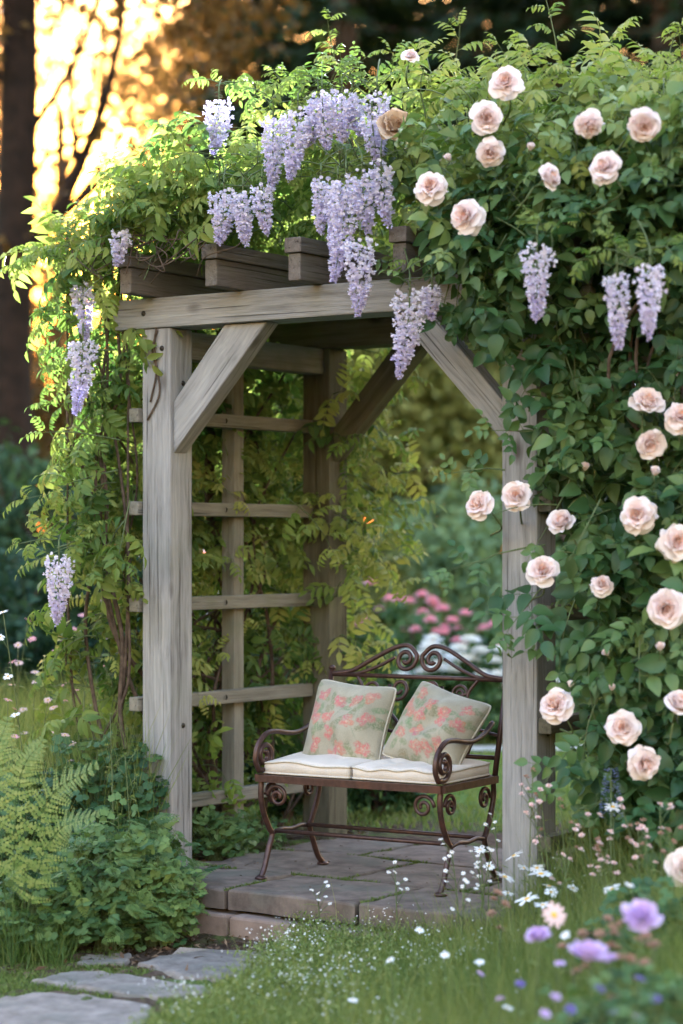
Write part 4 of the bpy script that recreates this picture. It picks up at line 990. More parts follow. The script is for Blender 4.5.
def conifer(label, loc, h, rad, seed, mat=T_DARK, tint=.45, n_lv=26, z0=.4, size=.30):
    g = np.random.default_rng(seed); t = thing('conifer_tree', label, 'tree', loc, 0, 'trees closing the back of the garden')
    mb = MB(); V, f = tube([(0, 0, -.2), (0, 0, h * .5), (0, 0, h)], [h * .022, h * .014, .02], 9); mb.add(V, f); P, D, N = [], [], []
    for i in range(n_lv):
        fz = i / n_lv; z = z0 + (h - z0) * fz; L = rad * (1 - fz) ** .8 * g.uniform(.8, 1.1) + .15
        for k in range(8):
            a = g.random() * 6.283; d = np.array((math.cos(a), math.sin(a), 0.0)); pts = [np.array((0, 0, z))]
            for s in np.linspace(.15, 1, 7): pts.append(np.array((0, 0, z)) + d * L * s + UP * (-.22 * L * s + .12 * L * s * s))
            V, f = tube(pts, np.linspace(.03, .008, len(pts)), 4, False); mb.add(V, f)
            m = int(16 + 26 * L)
            s = g.uniform(.15, 1, m) ** .8; sd = np.array((-d[1], d[0], 0)); w = g.normal(size=m) * .16 * L * (1.1 - s * .6)
            q = np.array((0, 0, z)) + d * (L * s)[:, None] + sd * w[:, None] + UP * ((-.22 * s + .12 * s * s) * L - .25 * abs(w) + .05 * g.normal(size=m))[:, None]
            P.append(q); D.append(d + sd * np.sign(w)[:, None] * .8 + .3 * g.normal(size=(m, 3)) - UP * .25); N.append(np.tile(UP, (m, 1)) + .35 * g.normal(size=(m, 3)))
    mb.build('trunk', TRUNK, t)
    P, D, N = map(np.concatenate, (P, D, N)); lb = MB(); lb.inst(simple_leaf(1, .34, .2, .2), P, D, N, size * g.uniform(.7, 1.3, len(P)), tint + .13 * g.normal(size=len(P))); lb.build('crown', mat, t)
    return t
gz = lambda x, y: float(ground_z(x, y))
def px_x(px, Y): return (px - CX) / F * Y
# the big tree at the left edge, its limbs against the sunset
g = np.random.default_rng(70); bt_loc = (px_x(14, 20), 20, 0)
bt = thing('broadleaf_tree', 'dark trunked tree at the left edge with bare lower limbs against the sunset', 'tree', bt_loc)
mb = MB(); P = spline(np.array([(.0, 0, -.2), (.02, 0, 1.5), (-.03, 0, 3.0), (.02, 0, 4.4), (.05, 0, 6.0), (0, 0, 8.0)]), 8)
V, f = tube(P, np.linspace(.21, .15, len(P)), 12); mb.add(V, f)
lim = []
for Q, r in (([(0, 0, 3.7), (.3, .05, 4.2), (.58, .1, 4.75), (.85, .1, 5.5), (1.0, .2, 6.4)], .085), ([(.3, .05, 4.2), (.75, .1, 4.6), (1.25, .15, 4.8), (1.8, .2, 5.3)], .035), ([(.58, .1, 4.75), (.5, .1, 5.4), (.62, .1, 6.2)], .035), ([(0, 0, 4.4), (.3, -.1, 4.8), (.7, -.2, 5.0), (1.2, -.3, 5.4)], .03), ([(.02, 0, 4.0), (-.4, .1, 4.6), (-1, .2, 5.2)], .05),
             ([(.03, 0, 4.9), (.45, .2, 5.6), (.8, .2, 6.4), (1.0, .3, 7.2)], .04), ([(.0, 0, 5.4), (-.5, 0, 6.0), (-1.1, 0, 6.8)], .04), ([(.75, .1, 5.2), (.8, .1, 5.8), (.7, .1, 6.4)], .02), ([(.35, .1, 4.6), (.7, .2, 4.75), (1.1, .2, 4.7)], .015), ([(0, 0, 3.2), (.3, .1, 3.5), (.7, .2, 3.9), (1.2, .2, 4.1)], .022)):
    Qs = spline(np.array(Q), 6); V, f = tube(Qs, np.linspace(r, r * .3, len(Qs)), 7); mb.add(V, f); lim.append(Qs)
mb.build('trunk', TRUNKD, bt)
cs = [(1.25, -.1, 5.0, .55, .4, .35, .5), (.5, .1, 3.9, .4, .4, .3, .25), (1.5, .1, 6.4, 1.0, .8, .7, 3), (.4, 0, 7.2, 1.3, 1, .8, 3), (-.9, 0, 6.3, .8, .8, .8, 2)]
leaves_at(g, clumps(g, cs, 4200, .26), .12, .15, .25).build('crown', T_GOLD, bt)
# sparse golden trees further back, through which the low sun is seen
#T1
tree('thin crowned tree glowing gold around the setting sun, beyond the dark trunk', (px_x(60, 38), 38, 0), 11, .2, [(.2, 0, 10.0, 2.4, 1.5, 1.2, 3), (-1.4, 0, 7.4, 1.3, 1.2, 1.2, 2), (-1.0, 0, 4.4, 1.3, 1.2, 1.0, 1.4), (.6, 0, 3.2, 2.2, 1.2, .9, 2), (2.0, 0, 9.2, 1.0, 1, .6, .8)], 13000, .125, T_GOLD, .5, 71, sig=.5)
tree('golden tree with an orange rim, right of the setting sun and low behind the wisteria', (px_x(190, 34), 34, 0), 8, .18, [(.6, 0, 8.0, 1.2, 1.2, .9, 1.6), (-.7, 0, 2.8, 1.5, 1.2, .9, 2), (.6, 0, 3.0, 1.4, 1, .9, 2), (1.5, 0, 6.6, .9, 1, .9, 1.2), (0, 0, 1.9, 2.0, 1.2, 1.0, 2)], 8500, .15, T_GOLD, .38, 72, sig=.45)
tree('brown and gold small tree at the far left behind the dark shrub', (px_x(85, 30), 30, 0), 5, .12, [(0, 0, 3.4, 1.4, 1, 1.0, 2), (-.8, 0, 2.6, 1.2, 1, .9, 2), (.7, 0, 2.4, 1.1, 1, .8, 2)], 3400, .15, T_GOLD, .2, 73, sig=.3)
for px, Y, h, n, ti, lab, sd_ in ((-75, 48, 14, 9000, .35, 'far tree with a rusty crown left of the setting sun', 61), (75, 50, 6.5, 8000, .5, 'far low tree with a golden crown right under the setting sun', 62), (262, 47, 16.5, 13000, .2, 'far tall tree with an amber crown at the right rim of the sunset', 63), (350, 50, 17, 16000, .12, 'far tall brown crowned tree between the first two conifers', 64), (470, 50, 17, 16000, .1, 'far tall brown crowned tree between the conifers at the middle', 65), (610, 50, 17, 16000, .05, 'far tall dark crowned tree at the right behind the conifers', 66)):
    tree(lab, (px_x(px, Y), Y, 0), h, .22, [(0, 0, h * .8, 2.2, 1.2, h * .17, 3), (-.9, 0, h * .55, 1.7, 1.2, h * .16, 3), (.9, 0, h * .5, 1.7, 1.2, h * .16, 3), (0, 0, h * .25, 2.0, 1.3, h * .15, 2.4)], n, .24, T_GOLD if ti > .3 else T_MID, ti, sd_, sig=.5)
# dark evergreens across the middle and right
for px, Y, h, rad, lab, sd_, ti in ((268, 33, 14, 2.5, 'tall dark conifer rising behind the highest wisteria on the left half of the roof', 80, .5), (345, 31, 15, 3.0, 'tall dark conifer directly behind the middle of the pergola roof', 81, .55), (470, 34, 15, 3.0, 'tall dark conifer with orange light showing at its left flank', 82, .4),
                            (560, 30, 14, 2.9, 'nearly black conifer behind the tallest shoots on the roof', 83, .3), (665, 29, 14, 3.1, 'nearly black conifer at the right edge of the garden', 84, .3), (775, 31, 14, 3.2, 'dark conifer outside the garden to the right of the rose', 85, .35)):
    conifer(lab, (px_x(px, Y), Y, 0), h, rad, sd_, T_DARK, ti, n_lv=30)
tree('dark rounded tree closing the gap under the conifers to the right', (px_x(660, 25), 25, 0), 6.5, .16, [(0, 0, 4.4, 1.8, 1.3, 1.5, 3), (.8, 0, 2.8, 1.5, 1.2, 1.3, 2.4)], 7000, .17, T_MID, .25, 86)
tree('olive green tree seen under the pergola roof beside the back brace', (px_x(415, 26), 26, 0), 5.5, .15, [(0, 0, 4.0, 1.4, 1.1, 1.2, 3), (-.9, 0, 2.9, 1.1, 1, 1.0, 2), (.8, 0, 2.8, 1.2, 1, 1.0, 2)], 7000, .15, T_OLIVE, .65, 87)
tree('olive brown tree framed by the right hand front brace', (px_x(492, 28), 28, 0), 5.6, .15, [(0, 0, 4.0, 1.2, 1.1, 1.3, 3), (-.6, 0, 2.7, 1.1, 1, 1.0, 2), (.6, 0, 2.6, 1.2, 1, 1.0, 2)], 6000, .16, T_OLIVE, .45, 88)
tree('green tree filling the far side behind the trellis', (px_x(270, 27), 27, 0), 5.5, .15, [(0, 0, 3.9, 1.6, 1.1, 1.3, 3), (-.8, 0, 2.6, 1.3, 1, 1.1, 2), (.8, 0, 2.6, 1.3, 1, 1.1, 2)], 7000, .16, T_MID, .9, 89)
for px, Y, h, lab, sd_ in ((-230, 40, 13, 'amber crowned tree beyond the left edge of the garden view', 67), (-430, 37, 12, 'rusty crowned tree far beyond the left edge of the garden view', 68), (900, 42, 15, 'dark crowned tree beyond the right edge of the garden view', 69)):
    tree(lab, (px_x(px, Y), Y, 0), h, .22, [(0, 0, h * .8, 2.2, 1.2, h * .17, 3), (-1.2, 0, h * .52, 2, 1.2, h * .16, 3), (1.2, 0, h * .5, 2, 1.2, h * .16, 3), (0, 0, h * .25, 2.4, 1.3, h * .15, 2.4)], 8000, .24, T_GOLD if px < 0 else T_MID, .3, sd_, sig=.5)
# shrubs
def shrub(label, loc, rx, ry, h, n, size, mat, tint, seed, group='shrubs round the lawn', cat='shrub', name='garden_shrub'):
    g = np.random.default_rng(seed); x, y = loc; loc = (x, y, gz(x, y)); t = thing(name, label, cat, loc, 0, group); mb = MB()
    for k in range(7):
        a = g.random() * 6.28; e = np.array((math.cos(a) * rx * .6, math.sin(a) * ry * .6, h * g.uniform(.5, .85))); V, f = tube(spline(np.array([(0, 0, -.05), e * np.array((.3, .3, .5)), e]), 5), np.linspace(.025, .006, 11), 5); mb.add(V, f)
    mb.build('stem', TRUNK, t)
    cr = [(0, 0, h * .5, rx * .8, ry * .8, h * .45, 3)] + [(rx * .6 * math.cos(a), ry * .6 * math.sin(a), h * g.uniform(.3, .62), rx * .45, ry * .45, h * .3, 1) for a in np.linspace(0, 6.28, 6)[:-1]]
    P = clumps(g, cr, n, min(rx, h) * .12); P[:, 2] = np.maximum(P[:, 2], .02 + .1 * g.random(len(P)))
    leaves_at(g, P, size, .13, tint).build('foliage', mat, t); return t
shrub('dark green shrub in front of the leaning trunk, at the left edge', (px_x(30, 17), 17), 1.0, .8, 2.35, 5200, .10, T_BLUE, .35, 90)
shrub('dark round shrub between the left edge and the wisteria curtain', (px_x(100, 15), 15), .75, .6, 1.55, 3800, .085, T_BLUE, .15, 91)
shrub('low dark shrub under the leftmost tree', (px_x(-20, 14.5), 14.5), .7, .6, 1.35, 2600, .085, T_BLUE, .1, 92)
shrub('blue green shrub under the pergola roof, left of the pink flowers', (px_x(405, 19), 19), .8, .7, 1.75, 5200, .09, T_BLUE, 1.0, 93)
shrub('blue green shrub beside the right front post, the larger one', (px_x(485, 20), 20), .95, .7, 1.95, 5600, .09, T_BLUE, .95, 94)
shrub('green shrub hidden behind the back post', (px_x(330, 18), 18), .9, .7, 1.6, 4200, .09, T_MID, .8, 95)
shrub('dark shrub outside the trellis', (px_x(245, 12.6), 12.6), .75, .5, 1.15, 4200, .075, T_MID, .2, 96)
shrub('dark green shrub far behind the rose', (px_x(640, 16), 16), 1.1, .8, 1.8, 5200, .09, T_BLUE, .7, 97)
shrub('green shrub between the right post and the trellis on the right', (px_x(570, 17), 17), .7, .6, 1.15, 3600, .08, T_MID, .95, 98)
shrub('low dark bush behind the bench seat', (px_x(378, 10.9), 10.9), .26, .2, .36, 1900, .045, M_HERB, .2, 99)
shrub('small dark bush at the foot of the back post', (px_x(285, 10.6), 10.6), .3, .2, .42, 1800, .05, M_HERB, .15, 100)
ros = {}
def bloom_bush(name, label, loc, rx, h, n, mat, key, R, seed, cat, group, fz=(.7, 1.05)):
    t = shrub(label, loc, rx, rx * .7, h, 1700, .07, M_HERB, .45, seed, group, cat, name); g = np.random.default_rng(seed + 5)
    for k in range(n):
        p = (rx * g.uniform(-.95, .95), -rx * g.uniform(-.1, .75), h * g.uniform(*fz))
        if key not in ros: ros[key] = rosette_mesh(seed, R).build('blossom', mat, t); ros[key].location = p
        else: o = dup(ros[key], t, p); o.rotation_euler = (0, 0, g.random() * 6)
    return t
pk = 'pink flowering bushes across the lawn'; wh = 'white flowering bushes across the lawn'
for px, Y, rx, h, n, lab in ((428, 15.2, .34, .92, 16, 'pink flowering bush straight behind the bench back'), (395, 15.6, .3, 1.0, 9, 'pink flowering bush next to the leafy back post'), (515, 15.4, .3, .80, 8, 'pink flowering bush behind the right front post')):
    bloom_bush('pink_flower_bush', lab, (px_x(px, Y), Y), rx, h, n, M_PINK, 'p', .05, int(px), 'flower bush', pk)
for px, Y, rx, h, n, lab in ((468, 14.4, .33, .66, 26, 'white flowering bush with dense heads, left of the front post'), (430, 14.7, .26, .6, 13, 'white flowering bush with fewer heads, behind the bench back'), (520, 14.6, .28, .5, 9, 'white flowering bush behind the right front post')):
    bloom_bush('white_flower_bush', lab, (px_x(px, Y), Y), rx, h, n, M_WHITE, 'w', .06, int(px), 'flower bush', wh)
# pale gravel walk crossing the lawn
pm = MB(); xs = np.linspace(.2, 9, 40); yc = 14.0 + .05 * xs; wv = .16
pm.add(np.concatenate([np.stack([xs, yc - wv, ground_z(xs, yc - wv) + .02], -1), np.stack([xs, yc + wv, ground_z(xs, yc + wv) + .02], -1)]), [np.array([(k, k + 1, 41 + k, 40 + k) for k in range(39)])])
tag(pm.build('garden_path', plain_mat('pale_gravel', (.42, .39, .35), (.58, .55, .5), .9, 60)), kind='structure')

# ------------------------------------------------------------------ grass
def scatter(g, n, x0, x1, y0, y1, keep=None):
    x, y = g.uniform(x0, x1, n), g.uniform(y0, y1, n)
    if keep is not None: k = keep(x, y); x, y = x[k], y[k]
    return np.stack([x, y, ground_z(x, y) - .005], -1)
g = np.random.default_rng(130)
Pl = scatter(g, 90000, -4.2, 4.2, 10.3, 20, lambda x, y: (abs(x) < .2 * y + .3) & ~((abs(y - 14 - .05 * x) < .15) & (x > .2)))
mb = MB(); mb.add(*blades(g, Pl, g.uniform(.03, .07, len(Pl)), g.uniform(.003, .006, len(Pl)), g.uniform(.1, .7, len(Pl)), np.clip(.80 + .16 * g.normal(size=len(Pl)), 0, 1)))
tag(mb.build('lawn_grass', M_GRASS), kind='stuff')

# moss and short grass between the stepping stones, litter on the soil
poly = lambda x, y: uv_of(x, y)
def px_of(x, y, z=-.17): return CX + F * x / y, H0 + F * (HC - z) / y
def keep_moss(x, y):
    px, py = px_of(x, y); n = np.sin(px * .05 + 1) * np.sin(py * .13) + np.sin(px * .021 + py * .04)
    return (py > 925) & (px < 330) & (n + (py - 945) / 60 > -.25)
Pm = scatter(g, 60000, -1.5, .3, 6.8, 8.6, keep_moss)
mb = MB(); mb.add(*blades(g, Pm, g.uniform(.010, .026, len(Pm)), g.uniform(.0015, .003, len(Pm)), g.uniform(.2, 1.0, len(Pm)), np.clip(.45 + .2 * g.normal(size=len(Pm)), 0, 1)))
tag(mb.build('moss', M_MOSS), kind='stuff')
jp = []
for v0, v1, us in courses:
    for a in us[1:-1]: t = g.uniform(v0, v1, 260); jp.append(np.stack([a + g.normal(size=260) * .004, t], -1))
for v in (.04, .60): t = g.uniform(.12, 1.78, 900); jp.append(np.stack([t, v + g.normal(size=900) * .005], -1))
jp = np.concatenate(jp); jp = jp[np.sin(jp[:, 0] * 9 + jp[:, 1] * 13) > -.35]; Pj = PO + UX * jp[:, :1] + VX * jp[:, 1:2] - UP * .006
mb = MB(); mb.add(*blades(g, Pj, g.uniform(.008, .018, len(Pj)), g.uniform(.0015, .003, len(Pj)), g.uniform(.3, 1.2, len(Pj)), np.clip(.35 + .2 * g.normal(size=len(Pj)), 0, 1)))
tag(mb.build('joint_moss', M_MOSS), kind='stuff')
Pd = scatter(g, 9000, -1.5, .6, 7.6, 10.6, lambda x, y: ~((uv_of(x, y)[0] > .05) & (uv_of(x, y)[1] > -.45)) | (uv_of(x, y)[0] < .12))
mb = MB(); mb.inst(simple_leaf(1, .3, .3, .3), Pd + UP * (.012), np.concatenate([g.normal(size=(len(Pd), 2)), .2 * g.normal(size=(len(Pd), 1))], 1), np.tile(UP, (len(Pd), 1)) + .4 * g.normal(size=(len(Pd), 3)), g.uniform(.015, .05, len(Pd)), np.clip(.45 + .25 * g.normal(size=len(Pd)), 0, 1))
ps = np.stack([g.uniform(.15, 1.75, 110), g.uniform(-.42, 1.1, 110)], -1); Ps = PO + UX * ps[:, :1] + VX * ps[:, 1:] + UP * .005
mb.inst(simple_leaf(1, .35, .3, .3), Ps, np.concatenate([g.normal(size=(110, 2)), np.zeros((110, 1))], 1), np.tile(UP, (110, 1)) + .25 * g.normal(size=(110, 3)), g.uniform(.01, .03, 110), np.clip(.5 + .25 * g.normal(size=110), 0, 1))
tag(mb.build('leaf_litter', M_LITTER), kind='stuff')
# ------------------------------------------------------------------ left border: fern, leafy herbs, tall flower stalks
def herb(label, px, py, Y, spread, h, n, sc_, tint, seed, tpls=None, mat=None, name='leafy_herb', cat='herb', group='leafy herbs at the foot of the pergola', low=.25):
    """px,py: foot of the plant in the photograph"""
    g = np.random.default_rng(seed); x = px_x(px, Y); b = np.array((x, Y, gz(x, Y))); t = thing(name, label, cat, b, 0, group)
    tp = HERB_LEAF if tpls is None else tpls; Ls = [[] for _ in tp]; st = MB()
    for k in range(n):
        a = g.random() * 6.283; r = spread * g.random() ** .6; z = h * (low + (1 - low) * g.random()) * (1.05 - .5 * (r / spread) ** 2)
        e = np.array((r * math.cos(a), r * math.sin(a) * .8, z)); out = nrm(np.array((math.cos(a), math.sin(a), .4)))
        q = e * np.array((.35, .35, .62)); P = spline(np.array([(0.02 * g.normal(), .02 * g.normal(), -.01), q, e]), 4)
        V, f = tube(P, np.linspace(.0022, .0012, len(P)), 3, False); st.add(V, f, .3)
        for w in range(3):
            d = out * np.array((1, 1, .3)) + .55 * g.normal(size=3) - UP * .12; nn = UP * .8 + out * .25 - np.array((0, .35, 0)) + .25 * g.normal(size=3)
            Ls[g.integers(len(tp))].append((e + .02 * g.normal(size=3), d, nn, sc_ * g.uniform(.75, 1.2), np.clip(tint + .12 * g.normal() + .12 * (z / h - .5), 0, 1)))
    mb = MB()
    for tpl, L in zip(tp, Ls):
        if L:
            P, D, N, S, T = zip(*L); mb.inst(tpl, np.array(P), np.array(D), np.array(N), np.array(S), np.array(T))
    mb.build('foliage', mat or M_HERB, t); st.build('stem', STEM, t); return t
HB = [(150, 922, 8.2, .16, .34, 75, .62, .78, 'bright green columbine nearest the front step'), (120, 915, 8.3, .24, .46, 100, .75, .55, 'blue green columbine in the middle of the left border'), (75, 925, 8.15, .22, .40, 80, .75, .5, 'blue green columbine above the long stepping stone'),
      (180, 908, 8.5, .09, .17, 40, .5, .85, 'small yellow green columbine at the corner of the step'), (92, 870, 8.9, .22, .62, 80, .95, .25, 'dark large leaved columbine against the wisteria curtain'), (122, 850, 9.0, .16, .55, 50, 1.0, .22, 'dark large leaved columbine beside the front left post'),
      (30, 930, 8.0, .22, .34, 70, .7, .62, 'green columbine under the fern fronds'), (215, 868, 9.35, .14, .20, 40, .75, .62, 'fresh green columbine just behind the front left post'), (245, 860, 9.7, .16, .16, 36, .6, .6, 'low spreading columbine under the trellis'), (15, 890, 8.6, .25, .55, 70, .9, .4, 'green columbine at the left edge behind the fern')]
for k, (px, py, Y, sp, h, n, s, ti, lab) in enumerate(HB): herb(lab, px, py, Y, sp, h, int(n * 1.7), s * .72, ti + .05, 200 + k)
FB = [(150, 880, 8.45, .18, .42, 60, 1.0, .55, 'feathery light green herb between the columbines'), (55, 800, 8.9, .25, .50, 70, 1.0, .55, 'tall feathery herb behind the fern'), (100, 760, 9.2, .25, .55, 60, 1.0, .5, 'tall feathery herb beside the wisteria curtain'), (5, 780, 9.2, .3, .55, 60, 1.0, .6, 'tall feathery herb at the left edge'), (105, 905, 8.1, .2, .40, 60, .9, .72, 'feathery yellow green herb over the long stepping stone'), (160, 885, 8.35, .13, .33, 45, .8, .8, 'feathery yellow green herb spilling toward the step')]
for k, (px, py, Y, sp, h, n, s, ti, lab) in enumerate(FB): herb(lab, px, py, Y, sp, h, n, s, ti, 230 + k, FERNY, M_HERB, 'feathery_herb', 'herb', 'feathery herbs of the left border')
# fern
g = np.random.default_rng(250); fx = px_x(12, 7.75); fb_ = np.array((fx, 7.75, gz(fx, 7.75))); fern = thing('garden_fern', 'yellow green fern arching into the picture at the left edge', 'fern', fb_)
def frond(p0, p1, p2, wid, seed):
    g = np.random.default_rng(seed); P = spline(np.array([p0, p1, p2]), 18); mb = MB(); n = len(P); T = nrm(np.gradient(P, axis=0))
    V, f = tube(P, np.linspace(.0022, .0008, n), 5); mb.add(V, f, .2)
    S0 = nrm(np.cross(T, np.array((.1, -.75, .65))))
    for k in range(9, n, 2):
        s = k / n; L = wid * math.sin(min(1, (s - .08) * 2.3 + .15) * math.pi / 2) * (1 - s) ** .7 * 1.35
        for sg in (-1, 1):
            d = S0[k] * sg + T[k] * .45 - UP * .06 + .05 * g.normal(size=3); nn = np.cross(S0[k], T[k]); m = 7
            tip = P[k] + nrm(d) * L
            for q in range(m):
                c = P[k] + nrm(d) * L * (q + .5) / m; w = (L * .16 + .006) * (1 - q / m * .65)
                for s2 in (-1, 1): mb.add(*place(simple_leaf(1, .85, .1, .1), c, nrm(d) * .5 + nrm(np.cross(nrm(d), nn)) * s2, nn, w, 0)[:2], np.clip(.70 + .13 * g.normal(), 0, 1))
    return mb
for k, (m_, tip, dy, wd) in enumerate([((42, 812), (99, 764), -.15, .115), ((50, 842), (100, 813), -.22, .095), ((18, 790), (44, 738), .05, .1), ((-22, 800), (-50, 760), -.1, .08), ((-4, 780), (8, 716), .1, .1),]):
    frond(np.zeros(3), at(*m_, 7.75 + dy * .5) - fb_, at(*tip, 7.75 + dy) - fb_, wd, 260 + k).build('frond', M_FERN, fern)
# tall stalks with small pink and buff heads in the left border
pinkd = daisy_mesh(3, .014, 7, .1, .5)
def stalk(name, label, px, py_top, Y, heads, mat, group, cat, seed, R=.014, lean=.08, leafy=8, form='daisy', root=None):
    g = np.random.default_rng(seed); x0 = px_x(px, Y) + lean * g.normal(); b = np.array((x0, Y, gz(x0, Y))); top = at(px, py_top, Y) - b
    t = thing(name, label, cat, b, 0, group); P = spline(np.array([(0, 0, 0), top * np.array((.35, .35, .55)), top]), 7); mb = MB(); V, f = tube(P, np.linspace(.0030, .0017, len(P)), 5); mb.add(V, f, .4); lf = MB()
    for k in range(leafy):
        q = P[min(len(P) - 1, 1 + k * (len(P) - 3) // max(1, leafy))]; a = g.random() * 6.28
        lf.add(*place(leaf_tpl(1, .2, 'lance', .2, .5), q, (math.cos(a), math.sin(a), .5), UP, g.uniform(.03, .07))[:2], np.clip(.5 + .2 * g.normal(), 0, 1))
    for k in range(heads):
        if k == 0: e = top
        else:
            s = P[len(P) - 1 - (k * 2) % (len(P) // 2)]; a = g.random() * 6.28; e = s + np.array((math.cos(a) * .04, math.sin(a) * .04, .03 + .03 * g.random())); V, f = tube([s, (s + e) / 2 + UP * .004, e], .0013, 4); mb.add(V, f, .4)
        d = nrm(np.array((.3 * g.normal(), -.45 + .3 * g.normal(), 1)) if form != 'face' else np.array((.3 * g.normal(), -1, .55))); xx = nrm(np.cross(np.array((0, 1, .1)), d)); M = axes(xx, np.cross(d, xx), d, e)
        if form == 'puff': o = rosette_mesh(seed + k, R, 16 if R < .02 else 40, .6 if R < .02 else .8).build('flower', mat, t, None, True, M)
        elif form == 'bud': o = rosette_mesh(seed + k, R, 9, 1.2).build('flower', mat, t, None, True, M)
        else:
            o = daisy_mesh(seed + k, R, 12 if R > .016 else 7, .15, .36 if R > .016 else .55).build('flower', mat, t, None, True, M); dome_mesh(R * .28, R * .14).build('flower_centre', M_YELLOW, o)
    mb.build('stem', STEM, t)
    if leafy: lf.build('foliage', M_MEADOW, t)
    return t
lp = 'slender pink flowered stalks in the left border'
for k, (px, py, Y, n) in enumerate([(35, 672, 9.6, 4), (60, 640, 9.9, 3), (18, 645, 9.8, 4), (75, 690, 9.5, 3), (48, 700, 9.3, 3), (92, 655, 10.1, 3), (110, 640, 10.3, 2), (8, 700, 9.2, 3), (65, 735, 9.0, 3), (28, 620, 10.2, 3), (100, 600, 10.8, 3), (82, 615, 10.9, 2)]):
    stalk('pink_flower_stalk', 'slender stalk with tiny pink flowers among the feathery herbs of the left border', px, py, Y, n, M_PINK if k % 2 else M_BLUSH, lp, 'wildflower', 300 + k, .019, .06, 9)
stalk('white_flower_stalk', 'white flowered stalk cut by the left edge of the picture', 3, 612, 8.6, 4, M_WHITE, None, 'wildflower', 330, .02)
for k, (px, py, Y) in enumerate([(110, 715, 8.5), (125, 755, 8.4)]):
    stalk('seed_stalk', ('taller' if k == 0 else 'shorter') + ' green seed stalk standing above the columbines', px, py, Y, 7, M_MEADOW, 'green seed stalks in the left border', 'wildflower', 340 + k, .010, .02, 5, 'bud')
# ------------------------------------------------------------------ grasses
g = np.random.default_rng(150)
def grass(name, P, hmin, hmax, w, lean, tint, jit, mat):
    m = len(P); mb = MB(); mb.add(*blades(g, P, g.uniform(hmin, hmax, m), g.uniform(.6, 1.3, m) * w, g.uniform(*lean, m), np.clip(tint + jit * g.normal(size=m), 0, 1))); return tag(mb.build(name, mat), kind='stuff')
def kl(x, y): px, py = px_of(x, y, gz0(x, y)); return (px < 78 - (py - 940) * .5 + 8 * np.sin(py)) & (py < 968)
gz0 = lambda x, y: ground_z(x, y)
Pg = scatter(g, 26000, -1.9, -.6, 7.3, 9.2, kl); grass('border_grass', Pg, .03, .22, .0020, (.2, 1.1), .5, .18, M_GRASS)
Pg = scatter(g, 22000, -2.4, -.75, 8.8, 11.5); grass('border_meadow', Pg, .2, .80, .0024, (.05, .35), .6, .2, M_MEADOW)
def kr(x, y):
    px, py = px_of(x, y, ground_z(x, y)); u, v = uv_of(x, y)
    lim = np.interp(py, [870, 900, 930, 950, 975, 1000, 1024, 1090], [430, 345, 312, 300, 265, 225, 165, 60]); return (px > lim + 10 * np.sin(py * .35) + 6 * np.sin(py * .9 + px * .2)) & ~((u > .1) & (u < 1.82) & (v > -.43) & (v < 1.2))
Pg = scatter(g, 170000, -.8, 1.9, 5.0, 9.3, kr)
hs = .06 + .10 * sstep(-.2, .7, Pg[:, 0]) + .05 * sstep(.7, 1.0, Pg[:, 0])
m = len(Pg); mb = MB(); mb.add(*blades(g, Pg, g.uniform(.5, 1.7, m) * hs, g.uniform(.0010, .0021, m), g.uniform(.1, .7, m), np.clip(.5 + .17 * g.normal(size=m) + .12 * np.sin(Pg[:, 0] * 5 + Pg[:, 1] * 4), 0, 1)))
tag(mb.build('meadow_grass', M_MEADOW), kind='stuff')
Pt_ = scatter(g, 17000, -.5, 1.9, 6.0, 9.2, lambda x, y: kr(x, y) & (np.sin(x * 7 + y * 3) + np.sin(y * 11 - x * 4) > -.5 - x)); Pt_ = Pt_[g.random(len(Pt_)) < np.clip(.25 + .5 * Pt_[:, 0], .12, .8)]
mt = len(Pt_); mb = MB(); mb.add(*blades(g, Pt_, g.uniform(.14, .46, mt) * (.7 + .35 * np.clip(Pt_[:, 0], 0, 1)), g.uniform(.0008, .0014, mt), g.uniform(.1, .55, mt), np.clip(.6 + .25 * g.normal(size=mt), 0, 1)))
tag(mb.build('tall_meadow_grass', M_MEADOW), kind='stuff')
# airy white flowered ground cover over the meadow's left half
Pa = scatter(g, 15000, -.6, 1.5, 6.4, 8.6, kr); k_ = g.random(len(Pa)) < np.clip(1.1 - 1.0 * (Pa[:, 0] - .0), .08, 1) * np.clip((Pa[:, 1] - 6.6) * 1.1, .15, 1); Pa = Pa[k_]
mb, wb_ = MB(), MB(); m = len(Pa); ha = g.uniform(.05, .17, m); lean_ = g.normal(size=(m, 3)) * .3 * ha[:, None]; lean_[:, 2] = 0
mb.add(*blades(g, Pa, ha, np.full(m, .0010), g.uniform(.05, .4, m), np.full(m, .6)))
lfp = Pa[g.integers(m, size=30000)] + g.normal(size=(30000, 3)) * np.array((.02, .02, .0)) + UP * g.uniform(.01, .13, 30000)[:, None]
mb.inst(simple_leaf(1, .35, .2), lfp, g.normal(size=(30000, 3)) + UP * .4, g.normal(size=(30000, 3)) * .5 + UP, g.uniform(.010, .022, 30000), np.clip(.55 + .2 * g.normal(size=30000), 0, 1))
tag(mb.build('meadow_foliage', M_MEADOW), kind='stuff')
tiny = MB(); 
for q in range(5): tiny.add(*place(leaf_tpl(1, .7, 'round', .1, .2), (0, 0, 0), (math.cos(q * 1.2566), math.sin(q * 1.2566), .25), UP, 1)[:2], .5)
tinyt = (np.concatenate(tiny.v), [np.concatenate([A for A, _ in tiny.f if A.shape[1] == 4]), np.concatenate([A for A, _ in tiny.f if A.shape[1] == 3])], np.zeros(tiny.n))
